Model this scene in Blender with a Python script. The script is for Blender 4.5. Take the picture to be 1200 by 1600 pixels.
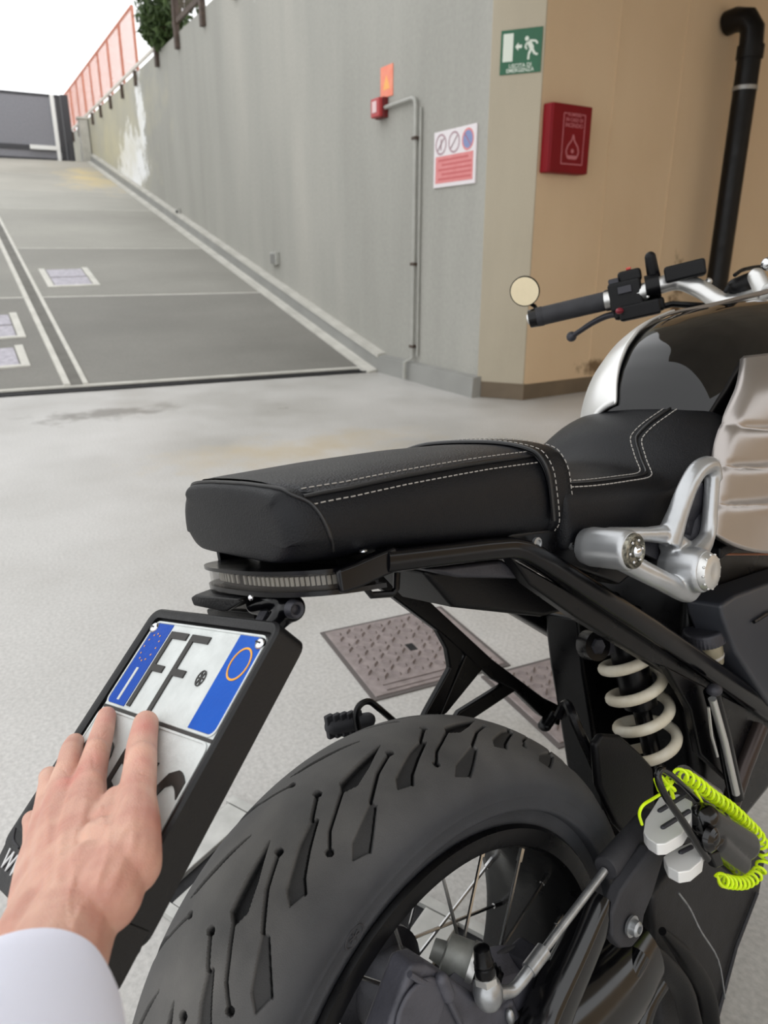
import bpy, bmesh, math, random
import numpy as np
from mathutils import Vector, Matrix, Quaternion

for o in list(bpy.data.objects):
    bpy.data.objects.remove(o)
scene = bpy.context.scene
COL = scene.collection

# ---------------------------------------------------------------- camera
cam = bpy.data.cameras.new('camera')
cam.sensor_fit = 'HORIZONTAL'
cam.sensor_width = 27.0
cam.lens = 27.0 * 1150 / 1200
cam.clip_start = 0.02
cam_o = bpy.data.objects.new('camera', cam)
COL.objects.link(cam_o)
cam_o.location = (-0.41, -0.346, 1.0945)
cam_o.rotation_euler = (math.pi / 2 - 0.339, 0, 0.8455 - math.pi / 2)
cam.dof.use_dof = True
cam.dof.focus_distance = 0.75
cam.dof.aperture_fstop = 9.0
scene.camera = cam_o

# ---------------------------------------------------------------- sky and exposure
world = bpy.data.worlds.new('overcast_sky')
scene.world = world
world.use_nodes = True
wn = world.node_tree
wn.nodes.clear()
w_out = wn.nodes.new('ShaderNodeOutputWorld')
w_bg = wn.nodes.new('ShaderNodeBackground')
w_bg.inputs['Color'].default_value = (0.98, 0.99, 1.0, 1)
w_bg.inputs['Strength'].default_value = 1.5
wn.links.new(w_bg.outputs[0], w_out.inputs[0])
scene.view_settings.view_transform = 'Standard'
scene.view_settings.look = 'None'
scene.view_settings.gamma = 1
scene.view_settings.use_curve_mapping = False
scene.view_settings.exposure = 0.15

# ---------------------------------------------------------------- helpers
PI = math.pi


def lin(c):
    return tuple((x / 12.92 if x <= 0.04045 else ((x + 0.055) / 1.055) ** 2.4) for x in (v / 255 for v in c))


def mat(name, rgb, rough=0.5, metal=0.0, var=None, scale=8.0, bump=0.0, bscale=60.0, coat=0.0,
        spec=0.5, stretch=(1, 1, 1), detail=5.0, trans=0.0, emit=None, sss=0.0, rvar=0.0, thr=(0.3, 0.7)):
    m = bpy.data.materials.new(name)
    m.use_nodes = True
    nt = m.node_tree
    p = nt.nodes['Principled BSDF']
    col = lin(rgb) + (1,)
    p.inputs['Base Color'].default_value = col
    p.inputs['Roughness'].default_value = rough
    p.inputs['Metallic'].default_value = metal
    p.inputs['Specular IOR Level'].default_value = spec
    p.inputs['Coat Weight'].default_value = coat
    p.inputs['Coat Roughness'].default_value = 0.04
    p.inputs['Transmission Weight'].default_value = trans
    if sss:
        p.inputs['Subsurface Weight'].default_value = sss
        p.inputs['Subsurface Radius'].default_value = (1.0, 0.35, 0.2)
        p.inputs['Subsurface Scale'].default_value = 0.006
    if emit:
        p.inputs['Emission Color'].default_value = lin(emit[0]) + (1,)
        p.inputs['Emission Strength'].default_value = emit[1]
    tc = nt.nodes.new('ShaderNodeTexCoord')
    mp = nt.nodes.new('ShaderNodeMapping')
    mp.inputs['Scale'].default_value = stretch
    nt.links.new(tc.outputs['Object'], mp.inputs[0])
    if var is not None or rvar:
        n = nt.nodes.new('ShaderNodeTexNoise')
        n.inputs['Scale'].default_value = scale
        n.inputs['Detail'].default_value = detail
        nt.links.new(mp.outputs[0], n.inputs['Vector'])
        if var is not None:
            r = nt.nodes.new('ShaderNodeValToRGB')
            r.color_ramp.elements[0].position = thr[0]
            r.color_ramp.elements[1].position = thr[1]
            r.color_ramp.elements[0].color = lin(var) + (1,)
            r.color_ramp.elements[1].color = col
            nt.links.new(n.outputs['Fac'], r.inputs[0])
            nt.links.new(r.outputs[0], p.inputs['Base Color'])
        if rvar:
            mr = nt.nodes.new('ShaderNodeMapRange')
            mr.inputs['From Min'].default_value = 0.3
            mr.inputs['From Max'].default_value = 0.7
            mr.inputs['To Min'].default_value = max(0.02, rough - rvar)
            mr.inputs['To Max'].default_value = min(1, rough + rvar)
            nt.links.new(n.outputs['Fac'], mr.inputs['Value'])
            nt.links.new(mr.outputs[0], p.inputs['Roughness'])
    if bump:
        nb = nt.nodes.new('ShaderNodeTexNoise')
        nb.inputs['Scale'].default_value = bscale
        nb.inputs['Detail'].default_value = 4
        nt.links.new(mp.outputs[0], nb.inputs['Vector'])
        b = nt.nodes.new('ShaderNodeBump')
        b.inputs['Strength'].default_value = bump
        b.inputs['Distance'].default_value = 0.002
        nt.links.new(nb.outputs['Fac'], b.inputs['Height'])
        nt.links.new(b.outputs[0], p.inputs['Normal'])
    return m


def V3(p):
    return Vector(p)


def catmull(pts, n=8, closed=False):
    P = [Vector(p) for p in pts]
    if len(P) < 3:
        return P
    out = []
    N = len(P)
    rng = range(N if closed else N - 1)
    for i in rng:
        if closed:
            p0, p1, p2, p3 = P[(i - 1) % N], P[i], P[(i + 1) % N], P[(i + 2) % N]
        else:
            p1, p2 = P[i], P[i + 1]
            p0 = P[i - 1] if i > 0 else p1 * 2 - p2
            p3 = P[i + 2] if i + 2 < N else p2 * 2 - p1
        for k in range(n):
            t = k / n
            out.append(0.5 * ((2 * p1) + (p2 - p0) * t + (2 * p0 - 5 * p1 + 4 * p2 - p3) * t * t
                              + (3 * p1 - p0 - 3 * p2 + p3) * t ** 3))
    if not closed:
        out.append(P[-1])
    return out


def lerp(a, b, t):
    return a + (b - a) * t


def interp(x, xs, ys):
    return float(np.interp(x, xs, ys))


def sint(x, xs, ys):
    """smooth interpolation through the points (finite-difference tangents)"""
    n = len(xs)
    if x <= xs[0]:
        return ys[0]
    if x >= xs[-1]:
        return ys[-1]
    i = max(k for k in range(n - 1) if xs[k] <= x)
    sl = [(ys[k + 1] - ys[k]) / (xs[k + 1] - xs[k]) for k in range(n - 1)]
    tg = lambda k: sl[0] if k == 0 else sl[-1] if k == n - 1 else (0 if sl[k - 1] * sl[k] <= 0 else 2 * sl[k - 1] * sl[k] / (sl[k - 1] + sl[k]))
    h = xs[i + 1] - xs[i]
    t = (x - xs[i]) / h
    return ((2 * t ** 3 - 3 * t * t + 1) * ys[i] + (t ** 3 - 2 * t * t + t) * h * tg(i)
            + (-2 * t ** 3 + 3 * t * t) * ys[i + 1] + (t ** 3 - t * t) * h * tg(i + 1))


class MB:
    """collects shapes that make up one mesh"""

    def __init__(self):
        self.v = []
        self.f = []

    def add(self, verts, faces):
        k = len(self.v)
        self.v += [tuple(v) for v in verts]
        self.f += [tuple(i + k for i in f) for f in faces]
        return self

    def box(self, c, size, rot=None):
        hx, hy, hz = size[0] / 2, size[1] / 2, size[2] / 2
        R = rot or Matrix.Identity(3)
        c = Vector(c)
        vs = [c + R @ Vector((sx * hx, sy * hy, sz * hz)) for sx in (-1, 1) for sy in (-1, 1) for sz in (-1, 1)]
        return self.add(vs, [(0, 1, 3, 2), (4, 6, 7, 5), (0, 4, 5, 1), (2, 3, 7, 6), (0, 2, 6, 4), (1, 5, 7, 3)])

    def bx(self, x0, x1, y0, y1, z0, z1):
        return self.box(((x0 + x1) / 2, (y0 + y1) / 2, (z0 + z1) / 2), (abs(x1 - x0), abs(y1 - y0), abs(z1 - z0)))

    def beam(self, a, b, w, t, up=(0, 0, 1)):
        a, b = Vector(a), Vector(b)
        d = b - a
        L = d.length
        d.normalize()
        s = d.cross(Vector(up)).normalized()
        u = s.cross(d)
        R = Matrix((d, s, u)).transposed()
        return self.box((a + b) / 2, (L, w, t), R)

    def loft(self, rings, cap=True, closed=True, loop=False):
        k = len(rings[0])
        vs = [p for r in rings for p in r]
        fs = []
        n = len(rings)
        for i in range(n if loop else n - 1):
            for j in range(k if closed else k - 1):
                a, b = i * k + j, i * k + (j + 1) % k
                c, d = ((i + 1) % n) * k + (j + 1) % k, ((i + 1) % n) * k + j
                fs.append((a, b, c, d))
        if cap and closed and not loop:
            fs.append(tuple(reversed(range(k))))
            fs.append(tuple((n - 1) * k + j for j in range(k)))
        return self.add(vs, fs)

    def tube(self, path, r, seg=12, smooth=0, closed=False, cap=True, up=None, flat=1.0, twist=0.0, shape=None):
        """sweep; r may be a list, one radius for each given point; flat squashes along the second axis"""
        rs = r if isinstance(r, (list, tuple)) else [r] * len(path)
        if smooth:
            n0 = len(path)
            P = catmull(path, smooth, closed)
            m = len(P)
            span = n0 if closed else n0 - 1
            rr = rs + [rs[0]] if closed else rs
            R = [interp(i / (m if closed else m - 1) * span, range(len(rr)), rr) for i in range(m)]
        else:
            P = [Vector(p) for p in path]
            R = list(rs)
        m = len(P)
        T = []
        for i in range(m):
            if closed:
                t = P[(i + 1) % m] - P[i - 1]
            else:
                t = P[min(i + 1, m - 1)] - P[max(i - 1, 0)]
            T.append(t.normalized())
        u = Vector(up) if up else (Vector((0, 0, 1)) if abs(T[0].z) < 0.9 else Vector((0, 1, 0)))
        rings = []
        for i in range(m):
            u = (u - T[i] * u.dot(T[i])).normalized()
            w = T[i].cross(u)
            ring = []
            if shape:
                for (sx, sy) in shape:
                    ring.append(P[i] + (w * sx + u * sy) * R[i])
            else:
                for k in range(seg):
                    a = 2 * PI * k / seg + twist
                    ring.append(P[i] + w * math.cos(a) * R[i] + u * math.sin(a) * R[i] * flat)
            rings.append(ring)
        return self.loft(rings, cap, True, closed)

    def capsule(self, a, b, ra, rb, seg=16, flat=1.0, up=None):
        a, b = Vector(a), Vector(b)
        d = (b - a)
        L = max(d.length, 1e-6)
        d.normalize()
        path, rs = [], []
        for k in range(5, 0, -1):
            t = k / 5.2 * PI / 2
            path.append(a - d * ra * math.sin(t)); rs.append(ra * math.cos(t))
        path += [a, b]; rs += [ra, rb]
        for k in range(1, 6):
            t = k / 5.2 * PI / 2
            path.append(b + d * rb * math.sin(t)); rs.append(rb * math.cos(t))
        return self.tube(path, rs, seg, up=up, flat=flat)

    def lathe(self, prof, o, axis, seg=24, cap=True, loop=False):
        """prof: (distance along axis, radius)"""
        o, ax = Vector(o), Vector(axis).normalized()
        u = ax.orthogonal().normalized()
        w = ax.cross(u)
        rings = []
        for (h, r) in prof:
            rings.append([o + ax * h + (u * math.cos(2 * PI * k / seg) + w * math.sin(2 * PI * k / seg)) * r for k in range(seg)])
        return self.loft(rings, cap, True, loop)

    def prism(self, outline, vec):
        """outline: 3D points of one face, extruded by vec"""
        O = [Vector(p) for p in outline]
        v = Vector(vec)
        k = len(O)
        vs = O + [p + v for p in O]
        fs = [tuple(reversed(range(k))), tuple(range(k, 2 * k))]
        fs += [(i, (i + 1) % k, k + (i + 1) % k, k + i) for i in range(k)]
        return self.add(vs, fs)

    def ell(self, c, r, seg=20, rings=12, rot=None):
        c = Vector(c)
        R = rot or Matrix.Identity(3)
        vs = []
        fs = []
        for i in range(1, rings):
            t = PI * i / rings
            for k in range(seg):
                a = 2 * PI * k / seg
                vs.append(c + R @ Vector((r[0] * math.sin(t) * math.cos(a), r[1] * math.sin(t) * math.sin(a), r[2] * math.cos(t))))
        top = len(vs); vs.append(c + R @ Vector((0, 0, r[2])))
        bot = len(vs); vs.append(c - R @ Vector((0, 0, r[2])))
        for i in range(rings - 2):
            for k in range(seg):
                a, b = i * seg + k, i * seg + (k + 1) % seg
                fs.append((a, a + seg, b + seg, b))
        for k in range(seg):
            fs.append((top, k, (k + 1) % seg))
            s = (rings - 2) * seg
            fs.append((bot, s + (k + 1) % seg, s + k))
        return self.add(vs, fs)

    def mesh(self, name, m, angle=40, fix=True):
        me = bpy.data.meshes.new(name)
        me.from_pydata([tuple(v) for v in self.v], [], self.f)
        if fix:
            b = bmesh.new()
            b.from_mesh(me)
            bmesh.ops.recalc_face_normals(b, faces=b.faces)
            b.to_mesh(me)
            b.free()
        me.polygons.foreach_set('use_smooth', [True] * len(me.polygons))
        me.set_sharp_from_angle(angle=math.radians(angle))
        if m:
            me.materials.append(m)
        return me

    def build(self, name, m, parent=None, bevel=0, angle=40, sub=0, seg=2, fix=True):
        o = bpy.data.objects.new(name, self.mesh(name, m, angle, fix))
        COL.objects.link(o)
        if parent:
            o.parent = parent
        if sub:
            s = o.modifiers.new('sub', 'SUBSURF')
            s.levels = sub
            s.render_levels = sub
        if bevel:
            bv = o.modifiers.new('bevel', 'BEVEL')
            bv.width = bevel
            bv.segments = seg
            bv.limit_method = 'ANGLE'
            bv.angle_limit = math.radians(35)
            bv.harden_normals = True
        return o

    def blend(self, name, m, parent=None, voxel=0.002, smooth=6, factor=0.5):
        """melts overlapping shapes into one continuous skin"""
        me = bpy.data.meshes.new(name + '_raw')
        me.from_pydata([tuple(v) for v in self.v], [], self.f)
        b = bmesh.new()
        b.from_mesh(me)
        bmesh.ops.recalc_face_normals(b, faces=b.faces)
        b.to_mesh(me)
        b.free()
        t = bpy.data.objects.new(name + '_raw', me)
        COL.objects.link(t)
        r = t.modifiers.new('r', 'REMESH')
        r.mode = 'VOXEL'
        r.voxel_size = voxel
        s = t.modifiers.new('s', 'SMOOTH')
        s.iterations = smooth
        s.factor = factor
        dg = bpy.context.evaluated_depsgraph_get()
        dg.update()
        res = bpy.data.meshes.new_from_object(t.evaluated_get(dg))
        bpy.data.objects.remove(t)
        res.name = name
        res.polygons.foreach_set('use_smooth', [True] * len(res.polygons))
        res.materials.clear()
        res.materials.append(m)
        o = bpy.data.objects.new(name, res)
        COL.objects.link(o)
        if parent:
            o.parent = parent
        return o


def empty(name, loc=(0, 0, 0), rot=(0, 0, 0)):
    o = bpy.data.objects.new(name, None)
    o.empty_display_size = 0.1
    COL.objects.link(o)
    o.location = loc
    o.rotation_euler = rot
    return o


def tag(o, label=None, cat=None, group=None, kind=None):
    if label:
        o['label'] = label
    if cat:
        o['category'] = cat
    if group:
        o['group'] = group
    if kind:
        o['kind'] = kind
    return o


def link_copy(src, parent=None, loc=None, rot=None):
    c = src.copy()
    COL.objects.link(c)
    if parent:
        c.parent = parent
    if loc is not None:
        c.location = loc
    if rot is not None:
        c.rotation_euler = rot
    return c


def text_mesh(txt, size, depth=0.0, bold=0.0, align='LEFT', sx=1.0, spacing=1.0):
    """letters as a flat mesh in the XY plane"""
    cu = bpy.data.curves.new('lettering', 'FONT')
    cu.body = txt
    cu.size = size
    cu.extrude = depth
    cu.offset = bold
    cu.align_x = align
    cu.space_character = spacing
    cu.resolution_u = 3
    t = bpy.data.objects.new('lettering', cu)
    COL.objects.link(t)
    dg = bpy.context.evaluated_depsgraph_get()
    dg.update()
    me = bpy.data.meshes.new_from_object(t.evaluated_get(dg))
    bpy.data.objects.remove(t)
    for v in me.vertices:
        v.co.x *= sx
    return me


def put_text(name, txt, size, M, m, parent, depth=0.0005, bold=0.0, align='LEFT', sx=1.0, spacing=1.0):
    me = text_mesh(txt, size, depth, bold, align, sx, spacing)
    me.transform(M)
    me.materials.clear()
    me.materials.append(m)
    o = bpy.data.objects.new(name, me)
    COL.objects.link(o)
    o.parent = parent
    return o


# ================================================================ the place
SITE = ((4.395, 5.074, 0), math.radians(78.17))      # local axes: s up the ramp, q away from its wall, z up
COLF = ((4.075, 3.549, 0), math.radians(-65.25))     # column face: t along it, +y into it
BEIGE = ((4.217, 3.241, 0), math.radians(-9))        # indoor wall: t along it, +y into it


def place(o, frame):
    o.location = frame[0]
    o.rotation_euler = (0, 0, frame[1])
    return o


def concrete(name, c1, c2, c3, sc, stretch, rough, spots=None, bump=0.15, bsc=90.0, fine=0.12, grain=140.0):
    m = bpy.data.materials.new(name)
    m.use_nodes = True
    nt = m.node_tree
    N, L = nt.nodes, nt.links
    p = N['Principled BSDF']
    tc = N.new('ShaderNodeTexCoord')
    mp = N.new('ShaderNodeMapping')
    mp.inputs['Scale'].default_value = stretch
    L.new(tc.outputs['Object'], mp.inputs[0])
    n1 = N.new('ShaderNodeTexNoise')
    n1.inputs['Scale'].default_value = sc
    n1.inputs['Detail'].default_value = 7
    n1.inputs['Roughness'].default_value = 0.6
    L.new(mp.outputs[0], n1.inputs['Vector'])
    r = N.new('ShaderNodeValToRGB')
    e = r.color_ramp.elements
    e[0].position, e[1].position = 0.3, 0.72
    e[0].color, e[1].color = lin(c1) + (1,), lin(c3) + (1,)
    k = e.new(0.5)
    k.color = lin(c2) + (1,)
    L.new(n1.outputs['Fac'], r.inputs[0])
    n2 = N.new('ShaderNodeTexNoise')
    n2.inputs['Scale'].default_value = grain
    n2.inputs['Detail'].default_value = 3
    L.new(tc.outputs['Object'], n2.inputs['Vector'])
    mr = N.new('ShaderNodeMapRange')
    mr.inputs['From Min'].default_value = 0.3
    mr.inputs['From Max'].default_value = 0.7
    mr.inputs['To Min'].default_value = 1 - fine
    mr.inputs['To Max'].default_value = 1 + fine * 0.6
    L.new(n2.outputs['Fac'], mr.inputs['Value'])
    mx = N.new('ShaderNodeMix')
    mx.data_type = 'RGBA'
    mx.blend_type = 'MULTIPLY'
    mx.inputs['Factor'].default_value = 1
    L.new(r.outputs[0], mx.inputs[6])
    L.new(mr.outputs[0], mx.inputs[7])
    out = mx.outputs[2]
    for (center, rad, col, sc2, lo, hi) in (spots or []):
        # a stain of its own: distance from its centre broken up by noise
        vm = N.new('ShaderNodeMapping')
        vm.inputs['Location'].default_value = tuple(-c / q for c, q in zip(center, rad))
        vm.inputs['Scale'].default_value = tuple(1 / q for q in rad)
        L.new(tc.outputs['Object'], vm.inputs[0])
        ln = N.new('ShaderNodeVectorMath')
        ln.operation = 'LENGTH'
        L.new(vm.outputs[0], ln.inputs[0])
        ns = N.new('ShaderNodeTexNoise')
        ns.inputs['Scale'].default_value = sc2
        ns.inputs['Detail'].default_value = 6
        ns.inputs['Roughness'].default_value = 0.65
        L.new(tc.outputs['Object'], ns.inputs['Vector'])
        ma = N.new('ShaderNodeMath')
        ma.operation = 'MULTIPLY_ADD'
        ma.inputs[1].default_value = -0.45
        L.new(ln.outputs['Value'], ma.inputs[0])
        L.new(ns.outputs['Fac'], ma.inputs[2])
        ms = N.new('ShaderNodeMapRange')
        ms.inputs['From Min'].default_value = lo
        ms.inputs['From Max'].default_value = hi
        L.new(ma.outputs[0], ms.inputs['Value'])
        m2 = N.new('ShaderNodeMix')
        m2.data_type = 'RGBA'
        L.new(ms.outputs[0], m2.inputs['Factor'])
        L.new(out, m2.inputs[6])
        m2.inputs[7].default_value = lin(col) + (1,)
        out = m2.outputs[2]
    L.new(out, p.inputs['Base Color'])
    p.inputs['Roughness'].default_value = rough
    rr = N.new('ShaderNodeMapRange')
    rr.inputs['From Min'].default_value = 0.3
    rr.inputs['From Max'].default_value = 0.7
    rr.inputs['To Min'].default_value = rough - 0.12
    rr.inputs['To Max'].default_value = min(1, rough + 0.15)
    L.new(n1.outputs['Fac'], rr.inputs['Value'])
    L.new(rr.outputs[0], p.inputs['Roughness'])
    b = N.new('ShaderNodeBump')
    b.inputs['Strength'].default_value = bump
    b.inputs['Distance'].default_value = 0.004
    nb = N.new('ShaderNodeTexNoise')
    nb.inputs['Scale'].default_value = bsc
    nb.inputs['Detail'].default_value = 5
    L.new(tc.outputs['Object'], nb.inputs['Vector'])
    L.new(nb.outputs['Fac'], b.inputs['Height'])
    L.new(b.outputs[0], p.inputs['Normal'])
    return m


m_floor = concrete('floor_concrete', (164, 161, 155), (184, 182, 178), (200, 198, 195), 0.9, (1, 1, 1), 0.36,
                   spots=[((-0.75, 2.75, 0), (0.35, 0.8, 1), (128, 124, 118), 5.0, 0.18, 0.42),
                          ((-2.4, 1.9, 0), (0.5, 1.2, 1), (184, 172, 150), 3.0, 0.12, 0.5)], bump=0.25, bsc=120, fine=0.16, grain=95)
m_ramp = concrete('ramp_concrete', (138, 135, 126), (158, 155, 147), (176, 173, 164), 0.8, (1, 0.5, 1), 0.75,
                  spots=[((11.5, 0.6, 2.6), (2.2, 0.7, 4), (196, 180, 140), 2.0, 0.1, 0.5)], bump=0.2, fine=0.1, grain=60)
m_wall = concrete('ramp_wall_plaster', (150, 149, 142), (164, 163, 156), (178, 176, 168), 0.55, (1.6, 1.6, 0.28), 0.85,
                  spots=[((10.0, 0, 2.75), (1.5, 1, 0.8), (244, 246, 250), 3.0, 0.12, 0.26),
                         ((8.9, 0, 3.4), (0.4, 1, 1.0), (240, 242, 244), 4.0, 0.16, 0.28),
                         ((12.0, 0, 3.4), (4.5, 1, 1.6), (196, 190, 160), 1.2, 0.0, 0.7),
                         ((2.9, 0, 3.9), (0.3, 1, 0.2), (206, 206, 200), 6.0, 0.3, 0.4)], bump=0.3, bsc=14, fine=0.06, grain=30)
m_column = concrete('column_plaster', (162, 153, 134), (176, 167, 148), (184, 176, 156), 0.7, (1.5, 1.5, 0.5), 0.8, bump=0.15, bsc=30, fine=0.05)
m_beige = concrete('beige_plaster', (204, 178, 144), (214, 189, 156), (220, 197, 165), 0.6, (1, 1, 0.5), 0.8,
                   spots=[((0.9, 0, 0.2), (0.5, 1, 0.12), (120, 98, 72), 6.0, 0.22, 0.4),
                          ((1.75, 0, 0.55), (0.16, 1, 0.7), (112, 88, 62), 5.0, 0.22, 0.36)], bump=0.15, bsc=30, fine=0.05)
m_base_grey = mat('grey_base_paint', (150, 150, 146), 0.6, var=(138, 138, 134), scale=3)
m_base_top = mat('curb_cement', (198, 196, 188), 0.8, var=(176, 174, 166), scale=5, bump=0.3, bscale=40)
m_base_brown = mat('brown_skirting_paint', (112, 98, 80), 0.7, var=(96, 84, 68), scale=4)
m_ceiling = mat('ceiling_plaster', (190, 182, 168), 0.85, var=(176, 168, 154), scale=2)
m_joint = mat('joint_mortar', (206, 204, 196), 0.85, var=(188, 186, 178), scale=6)
m_iron_dark = mat('dark_iron', (46, 46, 48), 0.6, 0.6, var=(30, 30, 32), scale=30)
m_galv = mat('galvanised_steel', (168, 168, 166), 0.45, 0.7, var=(148, 148, 146), scale=25)

# floor: one slab, cut off along the drain in front of the ramp
fl = MB().prism([(-9, -7, 0), (-0.72, -7, 0), (0.86, 8.6, 0), (-9, 8.6, 0)], (0, 0, -0.2))
floor = place(fl.build('floor', m_floor), SITE)
tag(floor, 'smooth light grey concrete garage floor', kind='structure')

# ramp: cast slabs, two lanes with a gutter between, mortar joints between rows
SL = 0.225


def rz(s, q):
    return SL * (s - 0.1 * q)


ramp = MB()
ramp.add([(s + 0.1 * q, q, rz(s + 0.1 * q, q) + dz) for dz in (-0.35, -0.003) for (s, q) in ((0.14, 0), (13.9, 0), (13.9, 7.8), (0.14, 7.8))],
         [(3, 2, 1, 0), (4, 5, 6, 7), (0, 1, 5, 4), (1, 2, 6, 5), (2, 3, 7, 6), (3, 0, 4, 7)])
ramp = place(ramp.build('ramp', m_joint), SITE)
tag(ramp, 'long concrete driveway ramp climbing to the gate', kind='structure')
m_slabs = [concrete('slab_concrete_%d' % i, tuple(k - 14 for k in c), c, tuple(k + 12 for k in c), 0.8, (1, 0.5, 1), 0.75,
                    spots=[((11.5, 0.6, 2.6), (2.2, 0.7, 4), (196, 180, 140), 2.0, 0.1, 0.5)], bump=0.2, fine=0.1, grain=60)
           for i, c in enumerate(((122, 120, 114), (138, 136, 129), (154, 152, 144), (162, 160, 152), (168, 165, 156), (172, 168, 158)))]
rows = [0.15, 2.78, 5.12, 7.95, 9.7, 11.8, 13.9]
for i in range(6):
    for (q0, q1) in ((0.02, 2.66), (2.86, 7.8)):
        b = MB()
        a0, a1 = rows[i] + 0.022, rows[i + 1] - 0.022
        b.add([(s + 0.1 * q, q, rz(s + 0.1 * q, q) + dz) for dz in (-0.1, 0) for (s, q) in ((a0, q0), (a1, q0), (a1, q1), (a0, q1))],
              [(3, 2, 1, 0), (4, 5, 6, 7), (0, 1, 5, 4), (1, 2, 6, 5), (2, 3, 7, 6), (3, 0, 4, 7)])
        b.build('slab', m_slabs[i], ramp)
# gutter: sunk channel with two mortar lips
g = MB()
for (q0, q1, h) in ((2.665, 2.705, 0.012), (2.805, 2.855, 0.012)):
    g.add([(s + 0.1 * q, q, rz(s + 0.1 * q, q) + dz) for dz in (-0.1, h) for (s, q) in ((0.16, q0), (13.9, q0), (13.9, q1), (0.16, q1))],
          [(3, 2, 1, 0), (4, 5, 6, 7), (0, 1, 5, 4), (1, 2, 6, 5), (2, 3, 7, 6), (3, 0, 4, 7)])
g.build('gutter_lip', m_joint, ramp)
g = MB()
q0, q1 = 2.705, 2.805
g.add([(s + 0.1 * q, q, rz(s + 0.1 * q, q) + dz) for dz in (-0.1, 0.0005) for (s, q) in ((0.16, q0), (13.9, q0), (13.9, q1), (0.16, q1))],
      [(3, 2, 1, 0), (4, 5, 6, 7), (0, 1, 5, 4), (1, 2, 6, 5), (2, 3, 7, 6), (3, 0, 4, 7)])
g.build('gutter_channel', mat('gutter_cement', (112, 110, 104), 0.8, var=(98, 96, 90), scale=6), ramp)
# landing beyond the ramp head
ld = MB().bx(13.9, 30, -0.3, 7.8, 2.6, 3.085)
ldo = place(ld.build('floor_landing', m_ramp), SITE)
tag(ldo, 'concrete landing behind the gate at the ramp head', kind='structure')

# wall along the ramp and its continuation over the garage floor
wl = MB().prism([(-1.555, 0, -0.1), (26, 0, -0.1), (26, 0, 3.98), (9, 0, 4.12), (-1.555, 0, 4.2)], (0, -0.32, 0))
wall_l = place(wl.build('wall_left', m_wall), SITE)
tag(wall_l, 'tall grey streaked concrete retaining wall beside the ramp', kind='structure')
# the other bank of the ramp, beyond the left edge of the view
wo = MB().prism([(0.9, 7.8, -0.1), (13.5, 7.8, -0.1), (13.5, 7.8, 3.6), (0.9, 7.8, 3.6)], (0, 0.3, 0))
wall_o = place(wo.build('wall_far', m_wall), SITE)
tag(wall_o, 'second retaining wall on the open side of the ramp', kind='structure')

# curb at the foot of the wall
cb = MB()
pts = [(-1.56, 0), (-0.02, 0), (1, .225), (4, .9), (8, 1.8), (12, 2.7), (13.9, 3.12)]
rings = []
for (s, z) in pts:
    rings.append([(s, -0.01, z - 0.15), (s, 0.10, z - 0.15), (s, 0.075, z + 0.155), (s, -0.01, z + 0.165)])
cb.loft(rings)
curb = place(cb.build('baseboard_left', m_base_grey), SITE)
tag(curb, 'painted grey curb at the foot of the ramp wall', kind='structure')
tp = MB()
rings = []
for (s, z) in pts[1:]:
    rings.append([(s, -0.01, z + 0.15), (s, 0.085, z + 0.14), (s, 0.08, z + 0.175), (s, -0.01, z + 0.185)])
tp.loft(rings)
tp.build('curb_coping', m_base_top, curb)
ft = MB()
rings = []
for (s, z) in pts[1:]:
    rings.append([(s, 0.09, z - 0.05), (s, 0.2, z - 0.05), (s, 0.19, z + 0.012), (s, 0.09, z + 0.03)])
ft.loft(rings)
ft.build('curb_foot', m_base_top, curb)

# column and indoor wall
cl = MB().bx(-0.03, 0.345, 0, 0.4, 0, 4.2)
colo = place(cl.build('wall_column', m_column, bevel=0.006), COLF)
tag(colo, 'narrow cream plastered pier between ramp wall and beige wall', kind='structure')
cbb = MB().bx(0.005, 0.352, -0.008, 0.1, 0.0, 0.125)
bb0 = place(cbb.build('baseboard_column', m_base_brown, bevel=0.003), COLF)
tag(bb0, 'brown painted skirting around the cream pier', kind='structure')
br = MB().bx(0.0, 7.5, 0, 0.3, 0, 4.2)
wall_r = place(br.build('wall_right', m_beige), BEIGE)
tag(wall_r, 'warm beige plastered garage wall', kind='structure')
bb = MB().bx(0.0, 7.5, -0.008, 0.05, 0, 0.12)
bbo = place(bb.build('baseboard_right', m_base_brown), BEIGE)
tag(bbo, 'brown painted skirting below the beige wall', kind='structure')
# panel joints in the beige wall
for i, t in enumerate((1.46, 0.72)):
    j = MB().bx(t, t + 0.012, -0.006, 0.02, 0.12, 4.2)
    jo = place(j.build('trim_%d' % (i + 1), m_beige), BEIGE)
    tag(jo, 'thin vertical plaster bead on the beige wall', kind='structure')
# unseen walls added to block low light, unseen ceiling with edges shaped for light
ew = MB().bx(7.5, 7.8, -9.2, 0.3, 0, 3.4).bx(-4.3, 7.8, -9.5, -9.2, 0, 3.4)
ewo = place(ew.build('wall_light_block', m_beige), BEIGE)
tag(ewo, 'unseen beige garage wall added to block low light', kind='structure')
ce = MB().prism([(-3.4, -6.3, 3.35), (7.8, -6.3, 3.35), (7.8, 0.4, 3.35), (-0.1, 0.4, 3.35), (-3.4, -2.6, 3.35)], (0, 0, 0.25))
ceo = place(ce.build('ceiling', m_ceiling), BEIGE)
tag(ceo, 'unseen pale ceiling slab over the garage bay, shaped for the light', kind='structure')

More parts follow.
